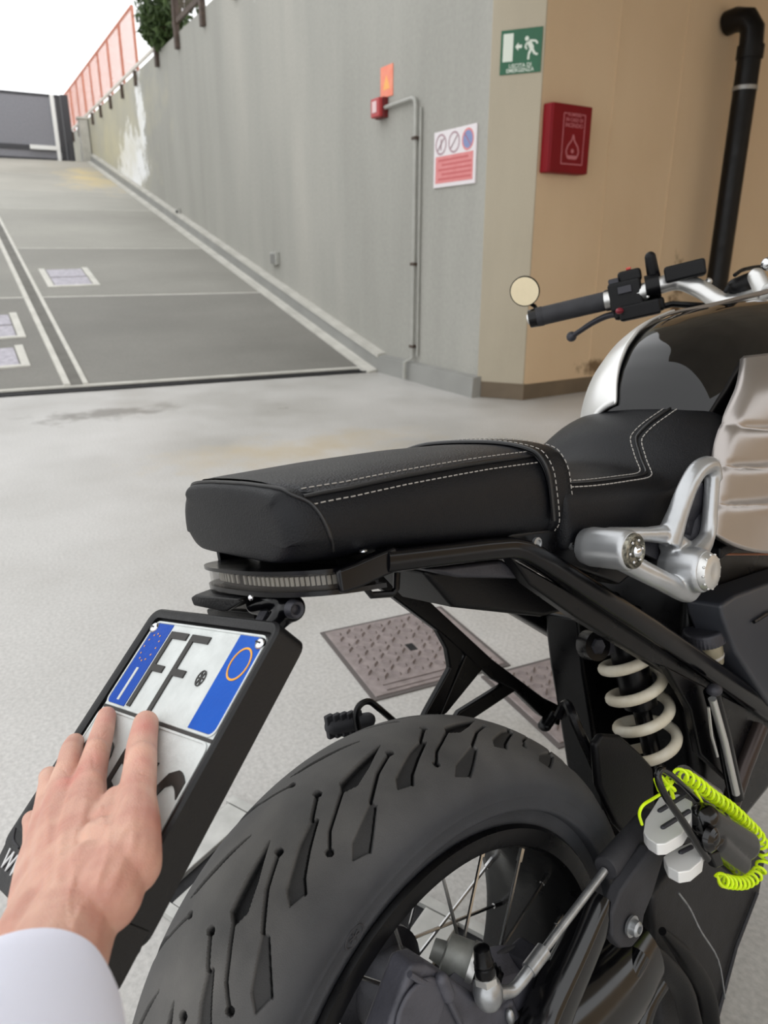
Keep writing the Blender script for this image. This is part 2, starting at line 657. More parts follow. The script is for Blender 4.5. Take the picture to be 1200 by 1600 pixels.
# drain channel grating across the foot of the ramp
dg = empty('drain_grating')
place(dg, SITE)
tag(dg, 'long slotted steel drain grating across the foot of the ramp', 'drain')
fr_ = MB()
ux, uy = Vector((0.1, 1, 0)).normalized().xy
for off in (0.0, 0.125):
    fr_.beam((off + 0.0, 0.05, 0.0), (off + 0.0 + 0.86, 8.6, 0.0), 0.02, 0.03)
fr_.build('frame', m_iron_dark, dg)
bar = MB().box((0, 0, 0), (0.115, 0.014, 0.02)).build('bar', m_iron_dark, dg)
nb = 300
for i in range(nb):
    q = 0.06 + i * 0.0152
    c = bar if i == 0 else link_copy(bar, dg)
    c.location = (0.0625 + 0.1 * q, q, -0.002)
far = MB()
for i in range(250):
    q = 0.06 + (nb + i) * 0.0152
    far.box((0.0625 + 0.1 * q, q, -0.002), (0.115, 0.014, 0.02))
tag(far.build('far_bars', m_iron_dark, dg), kind='stuff')

# covers set in the ramp
m_cover = mat('ramp_cover_steel', (178, 174, 182), 0.5, 0.4, var=(150, 146, 154), scale=20)


def ramp_cover(s0, s1, q0, q1, label, ncell):
    e = empty('inspection_cover')
    place(e, SITE)
    tag(e, label, 'cover', 'inspection covers set in the ramp')

    def slab(a0, a1, b0, b1, h, name, m):
        b = MB()
        b.add([(s, q, rz(s, q) + dz) for dz in (-0.005, h) for (s, q) in ((a0, b0), (a1, b0), (a1, b1), (a0, b1))],
              [(3, 2, 1, 0), (4, 5, 6, 7), (0, 1, 5, 4), (1, 2, 6, 5), (2, 3, 7, 6), (3, 0, 4, 7)])
        return b.build(name, m, e)
    w = 0.07
    slab(s0, s1, q0, q0 + w, 0.012, 'rim', m_joint)
    slab(s0, s1, q1 - w, q1, 0.012, 'rim', m_joint)
    slab(s0, s0 + w * 0.7, q0 + w, q1 - w, 0.012, 'rim', m_joint)
    d = (s1 - s0 - w) / ncell
    for i in range(ncell):
        slab(s0 + w * 0.8 + i * d, s0 + w * 0.7 + (i + 1) * d - 0.03, q0 + w * 1.2, q1 - w * 1.2, 0.008, 'lid', m_cover)


ramp_cover(3.4, 4.22, 1.97, 2.55, 'pale rectangular inspection cover alone in the lane next to the wall', 2)
ramp_cover(1.72, 2.5, 2.99, 3.75, 'double lid inspection cover across the ramp gutter from the wall', 2)
ramp_cover(0.95, 1.5, 3.05, 3.8, 'single lid inspection cover across the gutter, next to the drain grating', 1)

# ---------------------------------------------------------------- fence, gate and greenery on top
m_rust = mat('rusty_fence_paint', (206, 140, 118), 0.8, var=(186, 116, 94), scale=20)
m_bracket = mat('brown_bracket_steel', (92, 78, 68), 0.7, 0.2, var=(70, 58, 52), scale=15)
m_rail_white = mat('pale_rail', (214, 208, 200), 0.7)
wz = lambda s: 4.2 - 0.008 * s if s < 9 else 4.12 - (s - 9) * 0.0082
fe = empty('wall_top_fence')
place(fe, SITE)
tag(fe, 'rust coloured bar fence standing on the retaining wall', 'fence')
posts = [8.93, 10.1, 11.28, 12.4, 13.42, 14.42, 15.4, 16.4, 17.4, 18.4]
pb_ = MB().bx(-0.025, 0.025, -0.06, -0.02, -0.1, 1.02).build('post', m_rust, fe)
bk = MB().bx(-0.035, 0.035, -0.01, 0.05, -0.22, 0.02).build('bracket', m_bracket, fe)
for i, s in enumerate(posts):
    for src in (pb_, bk):
        c = src if i == 0 else link_copy(src, fe)
        c.location = (s, 0, wz(s))
tr = MB().beam((posts[0], -0.04, wz(posts[0]) + 1.02), (posts[-1], -0.04, wz(posts[-1]) + 1.02), 0.04, 0.03)
tr.build('top_rail', m_rust, fe)
lr = MB().beam((7.4, 0.0, wz(8) + 0.09), (posts[-1], 0.0, wz(18) + 0.09), 0.03, 0.05)
lr.build('bottom_rail', m_rail_white, fe)
bars = MB()
for i in range(120):
    s = posts[0] + (i + 0.5) * (posts[-1] - posts[0]) / 120
    bars.bx(s - 0.006, s + 0.006, -0.045, -0.037, wz(s) + 0.08, wz(s) + 1.0)
tag(bars.build('thin_bars', m_rust, fe), kind='stuff')

rl = empty('brown_railing')
place(rl, SITE)
tag(rl, 'dark brown steel railing on the wall above the leafy shrub', 'railing')
for s in (3.55, 4.82, 6.1, 7.32):
    MB().bx(s - 0.05, s + 0.05, -0.01, 0.06, wz(s) - 0.22, wz(s) + (1.1 if s < 7 else 0.05)).build('post', m_bracket, rl)
for h in (0.12, 1.08):
    MB().beam((3.0, 0.02, wz(3) + h), (6.25, 0.02, wz(6) + h), 0.04, 0.07).build('rail', m_bracket, rl)
b0 = MB().bx(-0.009, 0.009, 0.012, 0.03, 0.12, 1.08).build('baluster', m_bracket, rl)
for i in range(28):
    c = b0 if i == 0 else link_copy(b0, rl)
    c.location = (3.08 + i * 0.113, 0, wz(4))

# shrub hanging over the wall
random.seed(4)
m_leaf = mat('shrub_leaf', (84, 104, 58), 0.5, var=(50, 70, 36), scale=9, spec=0.4)
m_stem = mat('shrub_stem', (84, 70, 52), 0.9)
sh = empty('leafy_shrub')
place(sh, SITE)
tag(sh, 'dense green leafy shrub spilling over the wall top', 'shrub')
lv = MB()
cen = [((7.05, 0.05, 4.42), 0.3), ((6.9, -0.1, 4.75), 0.5), ((7.4, -0.15, 4.95), 0.5), ((7.1, 0.0, 4.5), 0.38), ((6.4, -0.15, 4.95), 0.5), ((7.7, -0.15, 4.6), 0.36), ((7.0, -0.2, 5.3), 0.55)]
for (c, r) in cen:
    for k in range(420):
        d = Vector((random.gauss(0, 1), random.gauss(0, 1), random.gauss(0, 1))).normalized() * r * random.uniform(0.55, 1.05)
        p = Vector(c) + d
        p.y -= 0.05
        if p.y < -0.4 and random.random() < 0.5:
            continue
        q = Quaternion((random.gauss(0, 1), random.gauss(0, 1), random.gauss(0, 1), random.gauss(0, 1))).normalized()
        L_ = random.uniform(0.05, 0.085)
        w_ = L_ * 0.36
        lf = [Vector((-L_, 0, 0)), Vector((-L_ * 0.2, w_, 0.012)), Vector((L_, 0, -0.01)), Vector((-L_ * 0.2, -w_, 0.012))]
        lv.add([p + q @ a for a in lf], [(0, 1, 2), (0, 2, 3)])
tag(lv.build('foliage', m_leaf, sh, fix=False), kind='stuff')
st = MB()
for (c, r) in cen:
    st.tube([(6.9, -0.2, 4.12), Vector((6.9, -0.2, 4.12)).lerp(Vector(c) - Vector((0, .05, 0)), 0.5) + Vector((0.05, 0, 0)), Vector(c) - Vector((0, .05, 0))], 0.02, 6)
st.build('stem', m_stem, sh)

# gate at the ramp head
m_gate = mat('grey_perforated_sheet', (150, 150, 156), 0.6, 0.2, var=(112, 112, 118), scale=60)
m_gate_dark = mat('gate_frame_paint', (62, 62, 66), 0.6)
m_white_post = mat('white_post_paint', (232, 232, 230), 0.6)
ga = empty('driveway_gate')
place(ga, SITE)
tag(ga, 'grey perforated sheet gate closing the ramp head', 'gate')
GZ = 3.085
sheet = MB().bx(14.2, 14.215, 0.66, 7.8, GZ + 0.05, 4.5).build('sheet', m_gate, ga)
fm = MB()
fm.bx(14.19, 14.24, 0.6, 7.8, 4.47, 4.53)
fm.bx(14.19, 14.24, 0.6, 7.8, GZ + 0.02, GZ + 0.1)
fm.bx(14.17, 14.24, 0.6, 7.8, GZ + 0.26, GZ + 0.36)
fm.bx(14.19, 14.25, 0.56, 0.66, GZ + 0.02, 4.53)
fm.build('frame', m_gate_dark, ga)
po = MB().bx(14.12, 14.2, 0.70, 0.78, GZ, 4.52).build('white_upright', m_white_post, ga)
ba = MB().bx(14.1, 14.17, 0.78, 1.35, GZ + 0.27, GZ + 0.36).build('closer_arm', m_white_post, ga)
dp = MB().bx(14.2, 14.4, 0.38, 0.54, GZ, 4.55).bx(14.1, 14.2, 0.42, 0.52, GZ, GZ + 0.42)
dpo = place(dp.build('gate_pillar', m_gate_dark, bevel=0.005), SITE)
tag(dpo, 'dark steel pillar holding the gate hinges', 'pillar')
wp_ = MB().bx(14.05, 14.25, 0.02, 0.22, 3.0, 4.05)
wp_.bx(14.02, 14.28, 0.0, 0.25, 4.05, 4.1)
wpo = place(wp_.build('kerb_post', m_base_top, bevel=0.01), SITE)
tag(wpo, 'short pale masonry post between gate and wall', 'post')

# ---------------------------------------------------------------- things fixed to the ramp wall
m_white_sign = mat('white_sign_face', (226, 220, 222), 0.45)
m_red_sign = mat('faded_red_print', (214, 128, 128), 0.5, var=(220, 142, 142), scale=20)
m_red_line = mat('faded_dark_red_print', (196, 96, 98), 0.5)
m_ring_print = mat('faded_ring_print', (168, 140, 148), 0.5)
m_blue_print = mat('faded_blue_print', (128, 142, 184), 0.5)
sg = empty('prohibition_sign')
place(sg, SITE)
sg.location = Vector(SITE[0])
tag(sg, 'white sign with three prohibition circles over a red text panel', 'sign')
S0, S1, Z0, Z1 = -1.395, -0.83, 1.585, 1.99
MB().bx(S0, S1, 0, 0.014, Z0, Z1).build('panel', m_white_sign, sg, bevel=0.003)
MB().bx(S0 + 0.03, S1 - 0.03, 0.0142, 0.0152, Z0 + 0.03, Z0 + 0.225).build('red_field', m_red_sign, sg)
for i in range(3):
    cs = S1 - 0.1 - i * 0.18
    ringm = MB()
    n = 28
    for (r0, r1) in ((0.062, 0.076),):
        ringm.loft([[(cs + r * math.cos(2 * PI * k / n), y, Z1 - 0.095 + r * math.sin(2 * PI * k / n)) for k in range(n)]
                    for (r, y) in ((r0, 0.0142), (r0, 0.0155), (r1, 0.0155), (r1, 0.0142))], cap=False, loop=True)
    a = math.radians(45 if i < 2 else 135)
    ringm.beam((cs - 0.06 * math.cos(a), 0.0148, Z1 - 0.095 + 0.06 * math.sin(a)), (cs + 0.06 * math.cos(a), 0.0148, Z1 - 0.095 - 0.06 * math.sin(a)), 0.0014, 0.012, up=(0, 1, 0))
    ringm.build('prohibition_ring', m_ring_print if i < 2 else m_red_sign, sg)
    if i == 2:
        MB().lathe([(0.0142, 0.061), (0.0148, 0.061)], (cs, 0, Z1 - 0.095), (0, 1, 0), 28).build('blue_disc', m_blue_print, sg)
    elif i == 0:
        MB().bx(cs - 0.008, cs + 0.008, 0.0142, 0.015, Z1 - 0.135, Z1 - 0.055).build('pictogram', m_ring_print, sg)
for i in range(5):
    z = Z0 + 0.195 - i * 0.034
    MB().bx(S0 + (0.05 if i else 0.09), S1 - (0.12 if i % 2 else 0.07), 0.0152, 0.0158, z - 0.007, z + 0.007).build('text_line', m_red_line, sg)

m_orange = mat('faded_orange_print', (238, 132, 106), 0.5, var=(240, 150, 120), scale=14)
m_yellow_print = mat('yellow_print', (244, 178, 96), 0.5)
os_ = empty('fire_button_sign')
place(os_, SITE)
tag(os_, 'small faded orange red sign above the fire call point', 'sign')
MB().bx(-0.16, 0.05, 0, 0.008, 2.36, 2.6).build('panel', m_orange, os_, bevel=0.002)
MB().prism([(-0.11, 0.0082, 2.42), (0.0, 0.0082, 2.42), (-0.02, 0.0082, 2.47), (-0.055, 0.0082, 2.53), (-0.09, 0.0082, 2.47)], (0, 0.001, 0)).build('flame_mark', m_yellow_print, os_)
m_red_box = mat('alarm_red_plastic', (176, 58, 60), 0.4)
m_dark_red = mat('alarm_dark_side', (104, 24, 26), 0.5)
cp = empty('call_point')
place(cp, SITE)
tag(cp, 'red fire alarm call point at the end of the conduit', 'alarm')
MB().bx(-0.08, 0.08, 0.0, 0.055, 2.2, 2.36).build('housing', m_dark_red, cp, bevel=0.008)
MB().bx(-0.075, 0.075, 0.055, 0.095, 2.205, 2.355).build('cover', m_red_box, cp, bevel=0.01)
MB().bx(-0.035, 0.04, 0.095, 0.099, 2.24, 2.33).build('window', mat('call_point_glass', (222, 190, 190), 0.25), cp, bevel=0.002)
m_conduit = mat('grey_conduit_pvc', (172, 172, 166), 0.5, var=(160, 160, 154), scale=12)
cd = empty('cable_conduit')
place(cd, SITE)
tag(cd, 'grey cable conduit bending down the wall to the floor', 'conduit')
cs = -0.58
MB().tube([(-0.085, 0.035, 2.275), (-0.35, 0.035, 2.278), (cs + 0.06, 0.035, 2.28), (cs + 0.018, 0.035, 2.268), (cs, 0.035, 2.22), (cs, 0.035, 1.2), (cs, 0.04, 0.2), (cs, 0.12, 0.165), (cs, 0.12, 0.02)], 0.017, 12).build('pipe', m_conduit, cd)
MB().tube([(cs - 0.055, 0.02, 2.2), (cs - 0.055, 0.02, 0.22)], 0.010, 8).build('thin_pipe', m_conduit, cd)
for z in (1.98, 1.0, 0.3):
    MB().bx(cs - 0.03, cs + 0.03, -0.002, 0.058, z - 0.012, z + 0.012).build('clip', m_bracket, cd, bevel=0.003)
# small outlet on the ramp wall
jb = empty('outlet_box')
place(jb, SITE)
tag(jb, 'small grey electrical box low on the ramp wall', 'outlet')
MB().bx(2.56, 2.76, 0, 0.05, 0.95, 1.1).build('housing', m_conduit, jb, bevel=0.008)
MB().bx(2.6, 2.72, 0.05, 0.06, 0.97, 1.08).build('lid', m_galv, jb, bevel=0.004)
jb2 = empty('outlet_box')
place(jb2, SITE)
tag(jb2, 'tiny grey box on the ramp wall beside the white stain', 'outlet')
MB().bx(6.75, 6.9, 0, 0.05, 1.66, 1.78).build('housing', m_conduit, jb2, bevel=0.008)
MB().bx(6.78, 6.87, 0.05, 0.06, 1.69, 1.75).build('lid', m_iron_dark, jb2)

# ---------------------------------------------------------------- things on the pier and the beige wall
m_green = mat('exit_sign_green', (12, 92, 58), 0.4, var=(10, 84, 52), scale=8)
m_sign_white = mat('exit_sign_white', (214, 222, 210), 0.5)
ex = empty('emergency_exit_sign')
place(ex, COLF)
tag(ex, 'green emergency exit sign with running figure on the cream pier', 'sign')
MB().bx(0.04, 0.328, -0.006, 0, 2.262, 2.53).build('panel', m_green, ex, bevel=0.001)
ey = -0.0075
MB().bx(0.058, 0.128, ey, -0.006, 2.34, 2.508).build('door_mark', m_sign_white, ex)
MB().prism([(0.143, ey, 2.425), (0.165, ey, 2.45), (0.165, ey, 2.435), (0.19, ey, 2.435), (0.19, ey, 2.415), (0.165, ey, 2.415), (0.165, ey, 2.4)], (0, 0.0015, 0)).build('arrow_mark', m_sign_white, ex)
rm = MB()
rm.lathe([(0, 0.014), (0.0015, 0.014)], (0.222, ey, 2.468), (0, 1, 0), 16)
for (a, b, w) in (((0.235, 2.452), (0.262, 2.405), 0.03), ((0.225, 2.445), (0.212, 2.42), 0.012), ((0.212, 2.42), (0.226, 2.405), 0.011),
                  ((0.24, 2.455), (0.285, 2.45), 0.012), ((0.285, 2.45), (0.297, 2.432), 0.012), ((0.255, 2.405), (0.24, 2.375), 0.016),
                  ((0.24, 2.375), (0.238, 2.342), 0.014), ((0.262, 2.405), (0.28, 2.375), 0.016), ((0.28, 2.375), (0.302, 2.368), 0.013)):
    rm.beam((a[0], ey + 0.0007, a[1]), (b[0], ey + 0.0007, b[1]), 0.0015, w, up=Vector((b[1] - a[1], 0, -(b[0] - a[0]))))
rm.build('running_figure', m_sign_white, ex)
for (txt, z) in (('USCITA DI', 2.3), ('EMERGENZA', 2.272)):
    put_text('lettering', txt, 0.034, Matrix.Translation((0.184, ey + 0.0008, z)) @ Matrix.Rotation(PI / 2, 4, 'X'), m_sign_white, ex, bold=0.0004, align='CENTER', depth=0.0005, sx=1.0)

m_cab = mat('fire_cabinet_red', (128, 5, 20), 0.5, var=(120, 4, 18), scale=6, spec=0.25)
m_cab_print = mat('cabinet_pale_print', (190, 110, 118), 0.5)
fc = empty('fire_hose_cabinet')
place(fc, BEIGE)
tag(fc, 'dark red fire hose cabinet with flame emblem on beige wall', 'cabinet')
T0, T1, ZA, ZB = 0.03, 0.415, 1.63, 2.07
MB().bx(T0, T1, -0.085, 0.0, ZA, ZB).build('body', m_cab, fc, bevel=0.008)
MB().bx(T0 + 0.002, T1 - 0.002, -0.1, -0.0865, ZA + 0.002, ZB - 0.002).build('door', m_cab, fc, bevel=0.006)
cx = (T0 + T1) / 2 + 0.02
fy = -0.1015
bor = MB()
bw, z0, z1 = 0.105, ZA + 0.06, ZB - 0.06
for (a, b) in (((-bw, z0), (bw, z0)), ((bw, z0), (bw, z1)), ((bw, z1), (0.07, z1)), ((-0.07, z1), (-bw, z1)), ((-bw, z1), (-bw, z0))):
    up = (0, 0, 1) if a[1] == b[1] else (1, 0, 0)
    bor.beam((cx + a[0], fy + 0.0007, a[1]), (cx + b[0], fy + 0.0007, b[1]), 0.0015, 0.007, up=up)
bor.build('print_border', m_cab_print, fc)
for (txt, z, s_) in (('ROMPERE', ZB - 0.075, 0.03), ('IN CASO DI', ZB - 0.108, 0.032), ('INCENDIO', ZB - 0.144, 0.036)):
    put_text('lettering', txt, s_, Matrix.Translation((cx, fy + 0.0008, z)) @ Matrix.Rotation(PI / 2, 4, 'X'), m_cab_print, fc, bold=0.0006, align='CENTER')
fm2 = MB()
fz = ZA + 0.1
flame = [(-0.045, 0.0), (-0.062, 0.04), (-0.05, 0.075), (-0.012, 0.115), (0, 0.15), (0.014, 0.11), (0.05, 0.075), (0.062, 0.04), (0.045, 0.0)]
for (a, b) in zip(flame, flame[1:]):
    fm2.beam((cx + a[0], fy + 0.0007, fz + a[1]), (cx + b[0], fy + 0.0007, fz + b[1]), 0.0015, 0.011, up=Vector((b[1] - a[1], 0, -(b[0] - a[0]))))
fm2.box((cx, fy + 0.0007, fz + 0.004), (0.085, 0.0015, 0.024))
fm2.lathe([(0, 0.014), (0.0015, 0.014)], (cx, fy, fz + 0.045), (0, 1, 0), 12)
fm2.build('flame_emblem', m_cab_print, fc)

m_black_pipe = mat('black_drain_pvc', (9, 8, 8), 0.4, spec=0.25, rvar=0.1, scale=10)
bp = empty('black_drain_pipe')
place(bp, BEIGE)
tag(bp, 'thick black vertical drain pipe against the beige wall', 'pipe')
pr = 0.088
MB().tube([(1.92, -0.02, 2.8), (1.92, -0.1, 2.81), (1.925, -0.19, 2.79), (1.94, -0.235, 2.72), (1.945, -0.24, 2.6), (1.945, -0.24, 0.05)], pr, 20).build('pipe', m_black_pipe, bp)
MB().lathe([(0, pr + .002), (0, pr + 0.012), (0.09, pr + 0.012), (0.09, pr + .002)], (1.945, -0.24, 2.52), (0, 0, 1), 20).build('socket_collar', m_black_pipe, bp)
MB().lathe([(0, pr + .001), (0, pr + 0.006), (0.03, pr + 0.006), (0.03, pr + .001)], (1.945, -0.24, 2.3), (0, 0, 1), 20).build('clamp', m_galv, bp)

# ---------------------------------------------------------------- covers in the garage floor
m_cast = mat('cast_iron_worn', (158, 147, 145), 0.6, 0.15, var=(130, 120, 118), scale=30, bump=0.3, bscale=200)
m_cast_dark = mat('cast_iron_gap', (96, 90, 88), 0.8)


def tread_cover(cx, cy, ang, w, h, label, stud_rows):
    e = empty('manhole_cover', (cx, cy, 0.001), (0, 0, ang))
    tag(e, label, 'manhole', 'tread plate covers in the floor behind the bike')
    MB().bx(-w / 2, w / 2, -h / 2, h / 2, -0.01, 0.003).build('frame', m_cast_dark, e)
    MB().bx(-w / 2 + 0.012, w / 2 - 0.012, -h / 2 + 0.012, h / 2 - 0.012, 0.0, 0.006).build('lid', m_cast, e, bevel=0.002)
    sm = MB()
    sm.add([(-.014, -.005, 0), (.014, -.005, 0), (.014, .005, 0), (-.014, .005, 0), (-.010, -.002, .008), (.010, -.002, .008), (.010, .002, .008), (-.010, .002, .008)],
           [(3, 2, 1, 0), (4, 5, 6, 7), (0, 1, 5, 4), (1, 2, 6, 5), (2, 3, 7, 6), (3, 0, 4, 7)])
    first = None
    nx = int((w - 0.05) / 0.034)
    ny = int((h - 0.05) / 0.034) if stud_rows is None else stud_rows
    for i in range(nx):
        for j in range(ny):
            x = -w / 2 + 0.04 + i * 0.034
            y = h / 2 - 0.04 - j * 0.034
            if abs(x) < 0.025 and abs(y) < 0.025:
                continue
            if first is None:
                first = sm.build('tread_stud', m_cast, e)
                c = first
            else:
                c = link_copy(first, e)
            c.location = (x, y, 0.0055)
            c.rotation_euler = (0, 0, PI / 4 if (i + j) % 2 else -PI / 4)
    MB().bx(-0.012, 0.012, -0.02, 0.02, 0.004, 0.0065).build('lift_slot', m_iron_dark, e)
    if stud_rows is not None:
        MB().bx(-w / 2 + 0.05, w / 2 - 0.03, -h / 2 + 0.05, -h / 2 + 0.058, 0.005, 0.009).build('rib', m_cast, e)
        MB().bx(-w / 2 + 0.05, w / 2 - 0.03, -h / 2 + 0.025, -h / 2 + 0.031, 0.005, 0.009).build('rib', m_cast, e)
    return e


ca = math.atan2(-0.101, 0.337)
ux_, uy_ = math.cos(ca), math.sin(ca)
tread_cover(0.765 + ux_ * 0.21 + uy_ * 0.2, 1.273 + uy_ * 0.21 - ux_ * 0.2, ca, 0.42, 0.4, 'square tread plate cover with two ribs along one edge', 9)
tread_cover(*(lambda p: (p[0] + ux_ * 0.0 + uy_ * 0.17, p[1] - ux_ * 0.17))((1.1471, 0.7244)), ca, 0.42, 0.34, 'tread plate cover half hidden behind the rear rest bracket', None)

# pale drain under the wheel
m_drain = mat('pale_drain_steel', (196, 196, 192), 0.5, 0.3, var=(172, 172, 168), scale=25)
gd = (0.1205, 0.7799)
ge = (0.2623, 0.2686)
dx, dy = ge[0] - gd[0], ge[1] - gd[1]
da = math.atan2(dy, dx)
dl = math.hypot(dx, dy)
fd = empty('floor_drain', ((gd[0] + ge[0]) / 2 - 0.05, (gd[1] + ge[1]) / 2 - 0.05, 0.001), (0, 0, da))
tag(fd, 'pale steel floor drain with dark slots beside the rear wheel', 'drain')
hw = 0.13
MB().bx(-dl / 2 - .05, dl / 2 + .05, -hw, hw, -0.01, 0.002).build('pit', m_iron_dark, fd)
k0 = MB().bx(-0.032, 0.032, -hw + 0.012, hw - 0.012, 0.0, 0.012).build('slat', m_drain, fd, bevel=0.002)
ns = int((dl + 0.1) / 0.095)
for i in range(ns):
    c = k0 if i == 0 else link_copy(k0, fd)
    c.location = (-dl / 2 - 0.01 + i * 0.095, 0, 0)
for s_ in (-1, 1):
    MB().bx(-dl / 2 - .05, dl / 2 + .05, s_ * hw - 0.01, s_ * hw + 0.01, 0, 0.012).build('side_rail', m_drain, fd)


# ================================================================ the motorcycle (X forward, Y left, Z up; leaning on its side stand)
bike = empty('motorcycle', (0, 0, 0), (-0.20, 0, 0))
tag(bike, 'black and silver roadster motorcycle parked on the garage floor', 'motorcycle')

m_rubber = mat('tyre_rubber', (104, 102, 99), 0.66, var=(76, 75, 74), scale=16, bump=0.35, bscale=900, spec=0.35, rvar=0.08, detail=9)


def worn_rubber(m):
    """scuffed dusty tread, darker flank, clean black rubber down in the grooves"""
    nt = m.node_tree
    pr = nt.nodes['Principled BSDF']
    src = pr.inputs['Base Color'].links[0].from_socket
    ga = nt.nodes.new('ShaderNodeAttribute'); ga.attribute_name = 'across'
    g1 = nt.nodes.new('ShaderNodeMapRange')
    g1.inputs['From Min'].default_value, g1.inputs['From Max'].default_value = .25, .95
    nt.links.new(ga.outputs['Fac'], g1.inputs['Value'])
    m1 = nt.nodes.new('ShaderNodeMix'); m1.data_type = 'RGBA'; m1.blend_type = 'MULTIPLY'
    nt.links.new(g1.outputs[0], m1.inputs['Factor'])
    nt.links.new(src, m1.inputs[6])
    m1.inputs[7].default_value = (.30, .33, .40, 1)
    gd = nt.nodes.new('ShaderNodeAttribute'); gd.attribute_name = 'groove'
    g2 = nt.nodes.new('ShaderNodeMapRange')
    g2.inputs['From Min'].default_value, g2.inputs['From Max'].default_value = .0008, .0042
    nt.links.new(gd.outputs['Fac'], g2.inputs['Value'])
    m2 = nt.nodes.new('ShaderNodeMix'); m2.data_type = 'RGBA'
    nt.links.new(g2.outputs[0], m2.inputs['Factor'])
    nt.links.new(m1.outputs[2], m2.inputs[6])
    m2.inputs[7].default_value = (.0022, .0022, .0026, 1)
    nt.links.new(m2.outputs[2], pr.inputs['Base Color'])


worn_rubber(m_rubber)
m_black = mat('black_powder_coat', (6, 6, 8), 0.3, spec=0.22, rvar=0.06, scale=30)
m_black_sat = mat('satin_black_metal', (6, 6, 9), 0.2, spec=0.3, rvar=0.06, scale=20)
m_plastic = mat('black_plastic', (9, 9, 11), 0.45, spec=0.22, bump=0.15, bscale=500)
m_gloss = mat('black_gloss_paint', (4, 4, 5), 0.04, spec=0.5)
m_dark = mat('dark_grey_cast', (58, 58, 64), 0.5, 0.3, var=(44, 44, 50), scale=25, bump=0.25, bscale=300)
m_darkrub = mat('dark_rubber', (44, 44, 48), 0.7, bump=0.2, bscale=400, var=(34, 34, 38), scale=40)
m_leather = mat('seat_leather', (10, 11, 15), 0.4, spec=0.24, bump=0.35, bscale=700, rvar=0.05, scale=10)
m_leather_top = mat('seat_leather_grained', (20, 21, 26), 0.42, spec=0.4, bump=0.6, bscale=520, rvar=0.05, scale=10)
m_thread = mat('grey_thread', (158, 154, 148), 0.8)
m_piping = mat('black_piping', (12, 12, 14), 0.35)
m_silver = mat('silver_cast_paint', (186, 188, 190), 0.32, 0.75, var=(172, 174, 176), scale=30, rvar=0.04)
m_alu = mat('brushed_aluminium', (206, 206, 204), 0.35, 0.85, rvar=0.06, scale=40)
m_panel = mat('satin_aluminium_panel', (168, 162, 158), 0.3, 0.85, var=(158, 152, 148), scale=8)
m_chrome = mat('chrome', (214, 216, 220), 0.08, 1.0)
m_steel = mat('spoke_steel', (172, 172, 172), 0.25, 1.0)
m_zinc = mat('zinc_steel', (176, 178, 180), 0.35, 0.8, var=(140, 142, 144), scale=60)
m_spring = mat('cream_spring_paint', (214, 208, 192), 0.42, var=(190, 180, 158), scale=40)


def off(p, d):
    return Vector(p) + Vector(d)


# ---------------------------------------------------------------- rear wheel
AX = Vector((0, 0, 0.318))
whl = MB().lathe([(-.080, .207), (-.084, .210), (-.086, .220), (-.085, .228), (-.080, .231), (-.074, .227), (-.06, .216), (-.03, .208), (0, .203), (.03, .208), (.06, .216),
                  (.074, .227), (.080, .231), (.085, .228), (.086, .220), (.084, .210), (.080, .207), (.07, .205), (.03, .196), (0, .193), (-.03, .196), (-.07, .205)],
                 AX, (0, 1, 0), 120, cap=False, loop=True)
wheel = whl.build('rear_wheel', m_black, bike)
MB().lathe([(-.075, .03), (-.075, .062), (-.06, .062), (-.05, .045), (.05, .045), (.06, .062), (.07, .062), (.07, .03)], AX, (0, 1, 0), 40).build('hub', m_dark, wheel)
for i in range(36):
    side = 1 if i % 2 else -1
    a = 2 * PI * (i + 0.5) / 36
    da = 0.42 * (1 if (i // 2) % 2 else -1)
    p0 = AX + Vector((math.cos(a + da) * .058, side * .062, math.sin(a + da) * .058))
    p1 = AX + Vector((math.cos(a) * .202, -side * .012, math.sin(a) * .202))
    p1.y = side * 0.05
    sp = MB().tube([p0, p1], 0.0021, 6)
    pm = p0.lerp(p1, 0.9)
    sp.tube([pm, p1], 0.0036, 6)
    sp.build('spoke', m_steel, wheel)


def tyre_sec(t):
    s = 1 if t >= 0 else -1
    a = abs(t)
    if a <= 1:
        return .270 + .048 * math.cos(a * PI / 2), s * .092 * math.sin(a * PI / 2)
    r = interp(a, [1, 1.12, 1.25, 1.29, 1.33, 1.45, 1.6], [.270, .260, .249, .2475, .2465, .238, .228])
    y = interp(a, [1, 1.12, 1.25, 1.29, 1.33, 1.45, 1.6], [.092, .0922, .0910, .0880, .0800, .0775, .0770])
    return r, s * y


def seg_sd(X, Y, a, b):
    ax, ay = a
    bx, by = b
    dx, dy = bx - ax, by - ay
    t = np.clip(((X - ax) * dx + (Y - ay) * dy) / (dx * dx + dy * dy + 1e-12), 0, 1)
    return np.hypot(X - ax - t * dx, Y - ay - t * dy)


def poly_sd(X, Y, P):
    d = np.full(X.shape, 9.0)
    ins = np.zeros(X.shape, bool)
    n = len(P)
    for i in range(n):
        a, b = P[i], P[(i + 1) % n]
        d = np.minimum(d, seg_sd(X, Y, a, b))
        c = ((a[1] <= Y) & (b[1] > Y)) | ((b[1] <= Y) & (a[1] > Y))
        if c.any():
            xi = a[0] + (Y - a[1]) / (b[1] - a[1] + 1e-15) * (b[0] - a[0])
            ins ^= c & (X < xi)
    return np.where(ins, -d, d)


